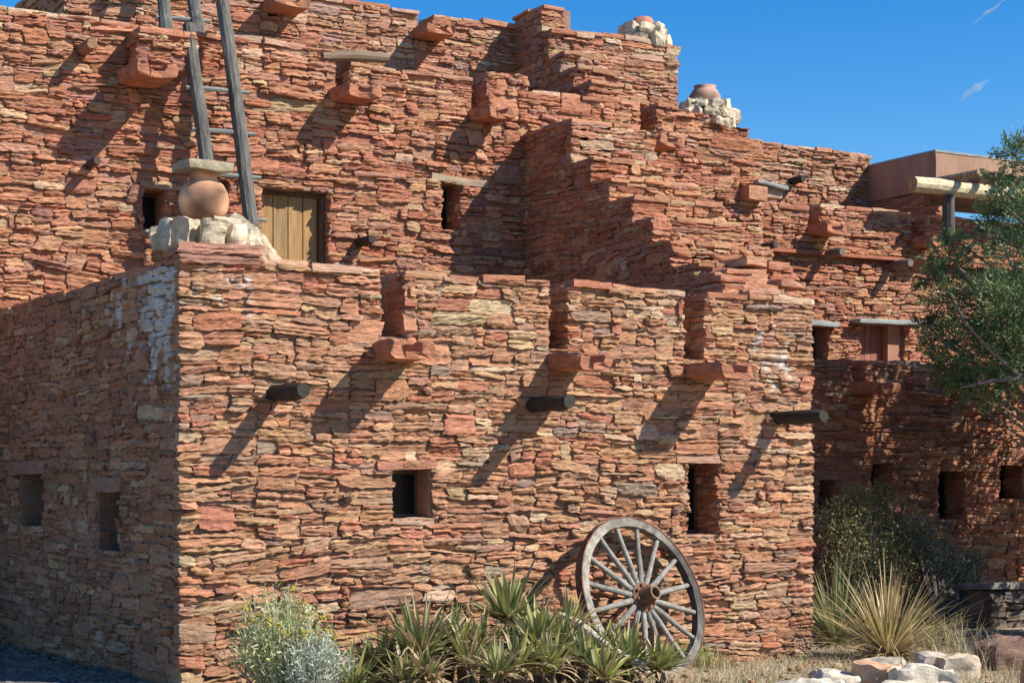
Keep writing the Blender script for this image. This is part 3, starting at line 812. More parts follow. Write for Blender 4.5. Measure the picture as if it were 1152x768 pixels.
# ---- chimneys -----------------------------------------------------------------------------
def pale(): 
    k = random.uniform(.85, 1.12); return (.50 * k, .42 * k, .30 * k)
def chimney(cx, cy, z, R, h, n, pot, slabtop=None, tailstones=(), label=None, pz=None):
    mb = MB()
    lay = max(1, int(h / .11))
    for l in range(lay):
        rr = R * (1 - .22 * l / lay)
        for k in range(n):
            a = 2 * math.pi * (k + .5 * (l % 2)) / n + random.uniform(-.12, .12)
            rough_block(mb, (cx + rr * math.cos(a), cy + rr * math.sin(a), z + (l + .5) * h / lay), ((-math.sin(a), math.cos(a), random.uniform(-.08, .08)), (math.cos(a), math.sin(a), 0), ZA),
                        (2.2 * rr * math.pi / n * random.uniform(.8, 1.05) * .95, rr * .75, h / lay * random.uniform(.85, 1.3)), n=8, round_=.34, amp=.04, freq=5.5, col=pale(), seed=random.uniform(0, 80))
    lathe(mb, (cx, cy, z), [(R * .8, 0), (R * .75, h * .6), (R * .6, h * .97)], 14, (.42, .34, .25))
    for (x, y, zz, a, b, c, tl) in tailstones:
        rough_block(mb, (x, y, zz), ((math.cos(tl), 0, -math.sin(tl)), YA, (math.sin(tl), 0, math.cos(tl))), (a, b, c), n=5, round_=.2, amp=.04, freq=5, col=pale(), seed=random.uniform(0, 80))
    o = mb.build('chimney', M_PALE, house)
    if label: o['label'] = label
    mb = MB(); lathe(mb, (cx, cy, z + h * .8 if pz is None else pz), pot[0], 32, pot[1])
    mb.col[-1] = np.array([c * (.92 + .95 * mn.noise(Vector(v) * 6.5) + .5 * mn.noise(Vector((v[0] * 3, v[1] * 3, v[2] * 22)))) for v, c in zip(mb.v[-1], mb.col[-1])]); mb.build('pot', M_CLAY, o, smooth=True)
    if slabtop:
        mb = MB(); rough_block(mb, (cx + slabtop[0], cy, slabtop[4]), ((1, 0, .03), YA, ZA), (slabtop[1], slabtop[2], slabtop[3]), n=6, round_=.08, amp=.03, freq=4, col=(.31, .265, .185)); mb.build('lid_slab', M_PALE, o)
    return o
c1 = atY(229, 268, .42); zt = FH + .13
potz = atY(229, 243, .42).z; sl = atY(229, 189, .42).z
hb = .205
pz1 = potz - .04; k = sl - .03 - pz1
tails = []
for px, py, w, h, tl in ((268, 262, .34, .2, .5), (283, 278, .34, .2, .75), (262, 280, .3, .16, .2), (296, 288, .22, .1, .6), (248, 258, .26, .2, .1)):
    p = atY(px, py, .42); tails.append((p.x, p.y, p.z - .01, w * .88, .36, h * .82, tl))
chimney(c1.x, .42, zt - .02, .29, hb, 11, ([(.10, 0), (.15, .02), (.185, .08), (.198, .15), (.188, .22), (.155, .28), (.115, .31), (.105, .34), (.12, k), (.1, k)], (.50, .27, .16)),
        pz=pz1, slabtop=(-.015, .37, .42, .065, sl), tailstones=tails, label='pale rubble chimney base with a round clay pot and slab lid')
c2 = atY(793, 131, RY + .25); c2t = atY(791, 97, RY + .25).z
kk = c2t - (c2.z - .05)
chimney(c2.x, RY + .25, c2.z - .16, .27, .33, 8, ([(.1, 0), (.16, .04), (.205, .13), (.195, .19), (.15, .26), (.125, .28), (.145, .31), (.11, .31), (.1, .28)], (.36, .22, .165)),
        tailstones=[(c2.x + .3, RY + .2, c2.z + .02, .2, .3, .22, .1), (c2.x - .26, RY + .2, c2.z + .0, .14, .25, .2, -.5)], pz=c2t - .31, label='chimney with a dark smoked clay pot on the wall end')
c3 = atY(723, 38, TFY + .3); c3t = atY(723, 20, TFY + .3).z
kk = c3t - c3.z
chimney(c3.x, TFY + .3, p_lo - .02, .27, .30, 8, ([(.2, 0), (.2, .06), (.17, .16), (.12, .24), (.05, .25)], (.46, .2, .12)), pz=c3t - .25, label='low chimney with a red clay pot on the tower')

# ------------------------------------------------------------------ ladders
def ladder(name, L0, L1, R0, R1, rungs, label, r=.080, col=(.13, .122, .108)):
    L0, L1, R0, R1 = map(Vector, (L0, L1, R0, R1))
    base = (L0 + R0) / 2
    root = empty(name, base); tag(root, label, 'ladder', 'wooden pole ladders on the terraces')
    for a, b in ((L0, L1), (R0, R1)):
        mb = MB(); n = 9
        pts = []
        for i in range(n):
            t = i / (n - 1); p = a.lerp(b, t); pts.append(p + Vector((mn.noise(p * 1.3), mn.noise(p * 1.1 + Vector((5, 0, 0))), 0)) * .02)
        tube(mb, pts, [r * (1.08 - .25 * i / (n - 1)) for i in range(n)], 10, col, jit=.07, capcol=(.3, .27, .23))
        adopt(mb.build('rail', M_WOOD, root), root)
    for t, e in rungs:
        a = L0.lerp(L1, t); b = R0.lerp(R1, t + e); d = (b - a).normalized()
        mb = MB(); tube(mb, [a - d * .11, (a + b) / 2 + Vector((0, -.01, .006)), b + d * .16], [.024, .026, .022], 7, (.20, .21, .185), jit=.1)
        adopt(mb.build('rung', M_WOODX, root), root)
    return root
def lerp_on(pa, pb, Ya, Yb): return atY(*pa, Ya), atY(*pb, Yb)
Lt, Lb = atY(212, 28, 4.75), atY(263, 345, 3.9)
Rt, Rb = atY(250, 3, 4.75), atY(306, 350, 3.9)
Lb.z = Rb.z = 2.66
def tz(a, b, z): return (z - a.z) / (b.z - a.z)
rg = []
for py in (97, 146, 197, 246, 300):
    za = atY(240, py, 4.4).z
    rg.append((tz(Lb, Lt, za), tz(Rb, Rt, za) - tz(Lb, Lt, za)))
ladder('pole_ladder', Lb, Lt, Rb, Rt, rg, 'tall grey pole ladder leaning up from the door terrace beside the clay pot')
Lb2, Rb2 = atY(193, 50, 6.0), atY(234, 58, 6.0); Lb2.z = Rb2.z = 5.7
Lt2, Rt2 = atY(178, -90, 7.05), atY(207, -90, 7.05)
rg = [(tz(Lb2, Lt2, atY(205, py, 6.4).z), 0) for py in (21, -30, -75)]
ladder('pole_ladder', Lb2, Lt2, Rb2, Rt2, rg, 'upper grey pole ladder cut off by the picture top above the spout pier')

# ------------------------------------------------------------------ ground
def ground():
    n = 150
    m = bpy.data.materials.new('ground'); m.use_nodes = True
    nt = m.node_tree; b = nt.nodes['Principled BSDF']; b.inputs['Roughness'].default_value = 1; b.inputs['Specular IOR Level'].default_value = .1
    tc = nt.nodes.new('ShaderNodeTexCoord')
    n1 = nt.nodes.new('ShaderNodeTexNoise'); n1.inputs['Scale'].default_value = 1.3; n1.inputs['Detail'].default_value = 8
    n2 = nt.nodes.new('ShaderNodeTexNoise'); n2.inputs['Scale'].default_value = 26; n2.inputs['Detail'].default_value = 6
    v = nt.nodes.new('ShaderNodeTexVoronoi'); v.inputs['Scale'].default_value = 34
    for q in (n1, n2, v): nt.links.new(tc.outputs['Object'], q.inputs['Vector'])
    r = nt.nodes.new('ShaderNodeValToRGB')
    r.color_ramp.elements[0].position = .3; r.color_ramp.elements[0].color = (.24, .17, .11, 1)
    r.color_ramp.elements[1].position = .72; r.color_ramp.elements[1].color = (.44, .36, .25, 1)
    nt.links.new(n1.outputs['Fac'], r.inputs['Fac'])
    mx = nt.nodes.new('ShaderNodeMix'); mx.data_type = 'RGBA'; mx.blend_type = 'OVERLAY'; mx.inputs['Factor'].default_value = .6
    nt.links.new(r.outputs['Color'], mx.inputs['A']); nt.links.new(n2.outputs['Fac'], mx.inputs['B']); nt.links.new(mx.outputs['Result'], b.inputs['Base Color'])
    ad = nt.nodes.new('ShaderNodeMath'); nt.links.new(n2.outputs['Fac'], ad.inputs[0]); nt.links.new(v.outputs['Distance'], ad.inputs[1])
    bp = nt.nodes.new('ShaderNodeBump'); bp.inputs['Strength'].default_value = .8; bp.inputs['Distance'].default_value = .03
    nt.links.new(ad.outputs[0], bp.inputs['Height']); nt.links.new(bp.outputs['Normal'], b.inputs['Normal'])
    g = np.linspace(-1, 1, n); g = np.sign(g) * (np.abs(g) ** 3) * 1500 + g * 12
    X, Y = np.meshgrid(g + 4, g - 2, indexing='ij')
    Z = np.zeros_like(X)
    for i in range(n):
        for j in range(n):
            x, y = X[i, j], Y[i, j]
            if abs(x) < 40 and abs(y) < 40: Z[i, j] = .035 * mn.noise(Vector((x * .9, y * .9, 0))) - .01
    idx = np.arange(n * n).reshape(n, n)
    F = np.stack([idx[:-1, :-1], idx[1:, :-1], idx[1:, 1:], idx[:-1, 1:]], axis=-1).reshape(-1, 4)
    mb = MB(); mb.add(np.stack([X, Y, Z], axis=-1).reshape(-1, 3), F)
    tag(mb.build('ground', m, smooth=True), kind='structure')
    mb = MB(); 
    # bluish gravel strip along the shaded wall
    m2 = mat('gravel', base=(.19, .165, .145), nscale=(20, 20, 20), var=.4, bump=1, bscale=(60, 60, 60), bdist=.03)
    gx = np.linspace(-5.5, -.55, 30); gy = np.linspace(-4, 9, 60)
    X, Y = np.meshgrid(gx, gy, indexing='ij')
    X = X + (.35 * np.sin(Y * 1.3) * (X > -.6))
    Z = np.array([[.05 + .03 * mn.noise(Vector((x * 2, y * 2, 4))) for x, y in zip(rx, ry)] for rx, ry in zip(X, Y)])
    Z[0] = Z[-1] = -.06; Z[:, 0] = Z[:, -1] = -.06
    idx = np.arange(30 * 60).reshape(30, 60)
    F = np.stack([idx[:-1, :-1], idx[1:, :-1], idx[1:, 1:], idx[:-1, 1:]], axis=-1).reshape(-1, 4)
    mb.add(np.stack([X, Y, Z], axis=-1).reshape(-1, 3), F)
    tag(mb.build('path', m2, smooth=True), kind='structure')
ground()

# ------------------------------------------------------------------ wagon wheel
def wheel():
    bot = atZ(752, 757); R = .71
    lam = math.radians(20); phi = math.radians(-13)
    ex = Vector((math.cos(phi), -math.sin(phi), 0))            # along the wall, turned a little
    hn = Vector((-ex.y, ex.x, 0))
    if hn.y < 0: hn = -hn
    ez = (hn * math.sin(lam) + Vector((0, 0, math.cos(lam)))).normalized()
    en = ex.cross(ez).normalized()                              # wheel axis
    if en.y > 0: en = -en
    cen = atY(722, 680, -.42)
    low = cen.z - R * math.cos(lam)
    cen.z -= low + .05
    root = empty('wagon_wheel', (cen.x, cen.y, 0))
    tag(root, 'weathered grey wooden wagon wheel leaning against the front wall', 'wagon wheel')
    def P(r, a, o): return cen + ex * (r * math.cos(a)) + ez * (r * math.sin(a)) + en * o
    n = 72
    def ring(name, r0, r1, o0, o1, m, colf):
        mb = MB(); V = []; cl = []
        for i in range(n):
            a = 2 * math.pi * i / n
            for r, o in ((r0, o0), (r1, o0), (r1, o1), (r0, o1)):
                j = random.uniform(-.004, .004)
                V.append(tuple(P(r + j, a, o + random.uniform(-.003, .003)))); cl.append(colf(a))
        F = []
        for i in range(n):
            i2 = (i + 1) % n
            for k in range(4):
                k2 = (k + 1) % 4
                F.append((i * 4 + k, i * 4 + k2, i2 * 4 + k2, i2 * 4 + k))
        mb.add(V, F, np.array(cl)); return adopt(mb.build(name, m, root), root)
    def rimcol(a):
        # bare silvery wood, darker in patches and towards the right of the rim
        s = .5 + .5 * mn.noise(Vector((math.cos(a) * 2.2, math.sin(a) * 2.2, 1.3))) + random.uniform(-.15, .15)
        dark = .5 + .5 * math.cos(a - .25)
        k = min(1, max(0, (s * .9 - .75 * dark + .35) * 1.8))
        return np.array((.07, .06, .055)) * (1 - k) + np.array((.30, .27, .225)) * k
    ring('rim', R - .085, R - .012, -.035, .035, M_WHEEL, rimcol)
    ring('tyre', R - .012, R, -.04, .04, M_IRON, lambda a: np.array((1, 1, 1)))
    ns = 16
    for k in range(ns):
        a = 2 * math.pi * (k + .35) / ns
        mb = MB()
        pts = [P(.09, a, .0), P(.25, a, .006), P(.45, a, -.002), P(R - .07, a, 0)]
        c = np.array((.235, .22, .195)) * random.uniform(.7, 1.15)
        tube(mb, pts, [.027, .026, .022, .021], 8, c, jit=.06, caps=False)
        adopt(mb.build('spoke', M_WHEEL, root, smooth=True), root)
    mb = MB()
    prof = [(.055, -.13), (.08, -.13), (.095, -.05), (.108, -.03), (.108, .03), (.085, .05), (.07, .10), (.058, .15), (.06, .17), (.044, .17), (.042, .10)]
    sg = 20; V = []; F = []; cl = []
    for r, o in prof:
        for k in range(sg):
            V.append(tuple(P(r, 2 * math.pi * k / sg, o))); cl.append((.17, .085, .05) if o < .16 else (.22, .15, .1))
    for i in range(len(prof) - 1):
        for k in range(sg):
            k2 = (k + 1) % sg; F.append((i * sg + k, i * sg + k2, (i + 1) * sg + k2, (i + 1) * sg + k))
    F.append(tuple((len(prof) - 1) * sg + k for k in range(sg)))
    mb.add(V, F, np.array(cl)); hub = adopt(mb.build('hub', M_WHEEL, root), root)
    mb = MB()                                                    # rusty flange with bolt heads
    for k in range(8):
        a = 2 * math.pi * (k + .2) / 8
        p = P(.10, a, .045); tube(mb, [p, p + en * .02], .014, 6, (1, 1, 1))
    V = []; F = []
    for r, o in ((.075, .052), (.13, .034), (.13, .026)):
        for k in range(sg): V.append(tuple(P(r, 2 * math.pi * k / sg, o)))
    for i in range(2):
        for k in range(sg):
            k2 = (k + 1) % sg; F.append((i * sg + k, i * sg + k2, (i + 1) * sg + k2, (i + 1) * sg + k))
    mb.add(V, F); b = mb.build('hub_flange', M_IRON); b.parent = hub
wheel()

# ------------------------------------------------------------------ plants
def leaf_blade(mb, base, dirv, length, width, droop, col, fold=.35, n=5, tipcol=None):
    d = Vector(dirv).normalized(); side = d.cross(Vector((0, 0, 1)))
    if side.length < .05: side = Vector((1, 0, 0))
    side.normalize(); up = side.cross(d).normalized()
    V = []; cl = []; p = Vector(base); dd = d.copy()
    for i in range(n + 1):
        t = i / n
        w = width * (.75 + .6 * t - 1.35 * t * t) if t < 1 else .0012
        w = max(w, .0012)
        u2 = side.cross(dd).normalized()
        V += [tuple(p - side * w), tuple(p - u2 * (w * fold)), tuple(p + side * w)]
        c = np.array(col) * (.85 + .3 * t)
        if tipcol is not None and t > .75: c = np.array(tipcol)
        e = np.array((.12, .13, .06)) * .5
        cl += [c + e, c, c + e]
        p = p + dd * (length / n)
        dd = (dd + Vector((0, 0, -droop * (0.5 + t) / n))).normalized()
    F = []
    for i in range(n):
        a = i * 3
        F += [(a, a + 1, a + 4, a + 3), (a + 1, a + 2, a + 5, a + 4)]
    mb.add(V, F, np.array(cl))

def yucca(loc, R, n, label, cols, dry=.25, dead=(.42, .31, .18), name='yucca_plant', group=None, width=.018, minel=8, cat='yucca', droop=.25, stem=0.0, tilt=(0, 0)):
    root = empty(name, loc); tag(root, label, cat, group)
    mb = MB(); md = MB(); hasd = False
    for i in range(n):
        t = i / n
        az = i * 2.39996 + random.uniform(-.3, .3)
        el = math.radians(88 - (88 - minel) * (t ** .75) + random.uniform(-16, 16))
        d = Vector((math.cos(az) * math.cos(el) + tilt[0], math.sin(az) * math.cos(el) + tilt[1], math.sin(el)))
        L = R * random.uniform(.6, 1.1) * (.72 + .28 * math.sin(math.pi * min(1, t * 1.1)))
        b = (math.cos(az) * .025, math.sin(az) * .025, stem + random.uniform(-.02, .03))
        if random.random() < dry * (0.3 + 1.4 * t):
            hasd = True
            leaf_blade(md, b, d, L * .95, width * .8, droop * 2.2 + .2, np.array(dead) * random.uniform(.7, 1.2))
        else:
            c = random.choice(cols)
            leaf_blade(mb, b, d, L, width * random.uniform(.8, 1.2), droop * random.uniform(.3, 1.4), np.array(c) * random.uniform(.8, 1.25), tipcol=(.25, .18, .1) if random.random() < .5 else None)
    lv = mb.build('leaves', M_LEAF, root)
    if hasd: md.build('dry_leaves', M_LEAF, root)
    if stem > .03:
        ms = MB(); tube(ms, [(0, 0, -.05), (.01, 0, stem * .5), (0, 0, stem + .02)], [.045, .05, .04], 8, (.16, .12, .08), jit=.15); ms.build('stem', M_BARK, root)
    return root
GREENS = [(.23, .26, .075), (.29, .31, .085), (.16, .20, .07), (.37, .36, .12), (.20, .24, .11)]
GREENS2 = [(.15, .19, .07), (.20, .235, .075), (.11, .15, .06), (.27, .28, .09)]
def gp(px, Y): 
    return (XY(px, Y), Y, 0)
YUC = [  # px of the base, plan Y, leaf length, count, stem, label
    (428, -0.75, 0.54, 81, 0.11, 'low green yucca beside the yellow flowered bush, leftmost of the yuccas'),
    (472, -0.95, 0.59, 94, 0.10, 'dense yucca of narrow upright green blades, second from the yellow flowered bush'),
    (505, -0.60, 0.46, 62, 0.16, 'small shaded yucca close to the wall under the square window'),
    (528, -1.15, 0.46, 81, 0.03, 'front yucca with mixed brown and green blades below the tallest yucca'),
    (572, -0.62, 0.54, 84, 0.33, 'tallest yucca with broad yellow green blades standing above the others'),
    (604, -1.05, 0.51, 86, 0.16, 'broad leafed yucca between the tallest yucca and the fallen timber'),
    (640, -0.75, 0.51, 72, 0.21, 'bluish green yucca behind the upper end of the fallen timber'),
    (655, -1.25, 0.46, 81, 0.03, 'yellowish yucca at the picture bottom in front of the fallen timber'),
    (584, -1.45, 0.46, 81, 0.03, 'half dead brown yucca at the picture bottom under the tallest yucca'),
    (706, -1.15, 0.44, 75, 0.06, 'small bright green yucca at the foot of the wagon wheel'),
    (742, -1.30, 0.38, 62, 0.03, 'rightmost small yucca below the wheel rim'),
    (690, -0.75, 0.41, 54, 0.13, 'small pale yucca tuft growing beside the wheel spokes'),
    (455, -1.35, 0.46, 75, 0.03, 'low yucca at the picture bottom left of the brown blades'),
    (618, -1.50, 0.44, 75, 0.03, 'dry tipped yucca at the very bottom of the yucca bed'),
    (398, -1.10, .42, 60, .03, 'outermost tuft of thin blades between the silvery shrub and the yuccas'),
    (545, -.90, .46, 70, .10, 'dark green yucca filling the gap left of the tallest yucca'),
    (480, -1.55, .40, 70, .03, 'brownish yucca cut by the picture bottom left of the bed middle'),
    (560, -1.65, .40, 70, .03, 'straw tipped yucca cut by the picture bottom below the tallest yucca'),
    (630, -1.0, .44, 70, .12, 'bright yucca just left of where the fallen timber rises'),
    (672, -.95, .40, 60, .10, 'yucca growing against the fallen timber left of the wheel hub'),
    (680, -1.55, .40, 64, .03, 'yucca cut by the picture bottom under the wheel'),
    (520, -.85, .42, 60, .12, 'grey green yucca behind the brown bladed front plant'),
]
for px, Y, R, n, stv, lb in YUC:
    kR = random.uniform(.78, 1.12)
    yucca(gp(px, Y), R * kR, int(n * random.uniform(.75, 1.1)), lb, GREENS if random.random() < .6 else GREENS2, dry=random.uniform(.25, .45) if 'brown' not in lb else .75,
          group='yuccas in the bed before the front wall', stem=max(stv, .0) + (.17 if 455 < px < 660 else .09 if px > 660 else .05), width=random.uniform(.022, .034), droop=random.uniform(.15, .7),
          minel=random.uniform(-8, 14), tilt=(random.uniform(-.3, .3), random.uniform(-.35, .1)))
# the big straw coloured clump right of the corner and its green neighbour
DRY = [(.58, .44, .22), (.64, .52, .30), (.50, .35, .16), (.54, .47, .22), (.40, .39, .16)]
g = atZ(1000, 738)
yucca((g.x, g.y, 0), .98, 420, 'large straw coloured spiky clump right of the house corner', DRY, dry=.45, dead=(.45, .33, .18), width=.011, minel=2, droop=.4, cat='yucca', group='yucca clumps by the rocks', tilt=(.05, -.1))
g = atZ(942, 724)
yucca((g.x, g.y, 0), 1.0, 150, 'green and yellow yucca against the house corner', [(.22, .26, .11), (.3, .3, .13), (.16, .22, .10)], dry=.3, width=.016, minel=5, group='yucca clumps by the rocks', tilt=(-.12, -.05))

def twig_shrub(name, loc, W, H, nst, label, cat, leafcol, nleaf, lsize, flower=None, stemcol=(.2, .19, .14), spread=.6, nflo=0, grp=None, narrow=1.0):
    root = empty(name, loc); tag(root, label, cat, grp)
    ms = MB(); ml = MB(); mf = MB()
    tips = []
    for i in range(nst):
        az = random.uniform(0, 2 * math.pi); s = random.random() ** .6 * W
        top = Vector((math.cos(az) * s, math.sin(az) * s * .7, H * random.uniform(.55, 1.0) * (1 - .35 * (s / W) ** 2)))
        b = Vector((math.cos(az) * s * .25, math.sin(az) * s * .25, -.02))
        mid = (b + top) / 2 + Vector((math.cos(az) * s * .05, math.sin(az) * s * .05, .06))
        tube(ms, [b, mid, top], [.007, .005, .0025], 4, stemcol, caps=False)
        tips.append((b, mid, top))
    V = []; cl = []
    for i in range(nleaf):
        b, m, t = random.choice(tips); u = random.random() ** .55
        p = (b.lerp(m, u * 2) if u < .5 else m.lerp(t, u * 2 - 1)) + Vector((random.gauss(0, .02 + .025 * spread), random.gauss(0, .02 + .025 * spread), random.gauss(0, .02)))
        d = Vector((random.gauss(0, 1), random.gauss(0, 1), random.gauss(.6, .8))).normalized()
        e = d.cross(Vector((random.gauss(0, 1), random.gauss(0, 1), random.gauss(0, 1)))).normalized()
        L = lsize * random.uniform(.6, 1.4); w = L * .28 * narrow
        c = np.array(random.choice(leafcol)) * random.uniform(.75, 1.25)
        V += [tuple(p), tuple(p + d * L * .5 + e * w), tuple(p + d * L), tuple(p + d * L * .5 - e * w)]; cl += [c] * 4
    ml.add(np.array(V), np.arange(len(V)).reshape(-1, 4), np.array(cl))
    ms.build('stems', M_BARK, root); ml.build('leaves', M_LEAF, root)
    if flower:
        for i in range(nflo):
            b, m, t = random.choice(tips); mf = MB()
            for q in range(6):
                p = t + Vector((random.gauss(0, .02), random.gauss(0, .02), random.gauss(.0, .012)))
                rough_block(mf, tuple(p), (XA, YA, ZA), (.018, .018, .014), n=2, round_=.4, amp=.003, freq=30, col=np.array(flower) * random.uniform(.7, 1.15))
            mf.build('flower', M_LEAF, root)
    return root
g = gp(318, -.95)
twig_shrub('flowering_bush', g, .42, .90, 150, 'pale grey green bush with small yellow flowers at the foot of the front wall', 'bush', [(.48, .48, .25), (.42, .45, .21), (.52, .52, .36), (.5, .47, .17)], 6200, .048,
           flower=(.56, .44, .06), nflo=20, stemcol=(.40, .43, .26), narrow=.34)
g = gp(352, -1.2)
twig_shrub('silvery_shrub', g, .28, .56, 90, 'silvery white shrub right beside the yellow flowered bush', 'bush', [(.48, .50, .40), (.42, .45, .34)], 4600, .042, stemcol=(.48, .5, .42), narrow=.42)

def leafy_crown(ml, cen, rad, n, cols, size, squash=1.0):
    V = []; cl = []
    for i in range(n):
        while True:
            q = Vector((random.uniform(-1, 1), random.uniform(-1, 1), random.uniform(-1, 1)))
            if q.length <= 1: break
        q = q * (.5 + .5 * q.length)
        p = Vector(cen) + Vector((q.x * rad, q.y * rad, q.z * rad * squash))
        d = (q * .8 + Vector((random.gauss(0, .6), random.gauss(0, .6), random.gauss(.25, .6)))).normalized()
        e = d.cross(Vector((random.gauss(0, 1), random.gauss(0, 1), random.gauss(0, 1)))).normalized()
        L = size * random.uniform(.6, 1.4); w = L * .24
        c = np.array(random.choice(cols)) * random.uniform(.75, 1.3)
        V += [tuple(p), tuple(p + d * L * .5 + e * w), tuple(p + d * L), tuple(p + d * L * .5 - e * w)]; cl += [c] * 4
    ml.add(np.array(V), np.arange(len(V)).reshape(-1, 4), np.array(cl))

def shrub(name, loc, lobes, label, cols, size, dens, stemcol=(.12, .10, .08), cat='shrub', grp=None):
    root = empty(name, loc); tag(root, label, cat, grp)
    ml = MB(); ms = MB()
    for (x, y, z, r) in lobes:
        leafy_crown(ml, (x, y, z), r, int(dens * r * r), cols, size, 1.0)
        for q in range(5):
            tube(ms, [(x * .1, y * .1, -.02), (x * .5 + random.uniform(-.1, .1), y * .5, z * .55), (x + random.uniform(-r, r) * .7, y + random.uniform(-r, r) * .6, z + random.uniform(0, r) * .8)], [.018, .012, .004], 5, stemcol, caps=False)
    ml.build('leaves', M_LEAF, root); ms.build('stems', M_BARK, root)
    return root
def lobes_px(root_xy, items):
    """lobe centres given where they stand: picture column/row on a plan depth, plus a radius"""
    out = []
    for px, py, Y, r in items:
        p = atY(px, py, Y); out.append((p.x - root_xy[0], p.y - root_xy[1], p.z, r))
    return out
SG = [(.16, .165, .06), (.20, .20, .08), (.12, .135, .05), (.26, .24, .11)]
g = atZ(972, 708)
shrub('leafy_shrub', (g.x, g.y, 0), lobes_px((g.x, g.y), [(948, 590, 1.9, .32), (975, 610, 2.1, .38), (1000, 590, 2.3, .36), (955, 640, 1.8, .34), (990, 650, 2.0, .38), (1015, 620, 2.2, .32), (962, 565, 2.0, .22), (988, 562, 2.2, .22), (975, 685, 1.9, .34)]),
      'tall dull green shrub in the shade beside the house corner', SG, .036, 12500, grp='shrubs before the right wing')
g = atZ(1062, 712)
shrub('leafy_shrub', (g.x, g.y, 0), lobes_px((g.x, g.y), [(1035, 640, 2.2, .36), (1062, 655, 2.1, .40), (1085, 640, 2.3, .26), (1050, 610, 2.5, .30), (1080, 680, 2.0, .30), (1040, 690, 2.0, .34), (1098, 632, 2.3, .16), (1068, 700, 1.9, .34), (1030, 600, 2.5, .24)]),
      'grey leaved shrub with sunlit tips painted pale beside the dark stone ledge', [(.27, .26, .16), (.34, .32, .19), (.20, .20, .12), (.19, .19, .10), (.50, .45, .28)], .036, 12500, grp='shrubs before the right wing')  # palest leaf colour stands for tips caught by the sun

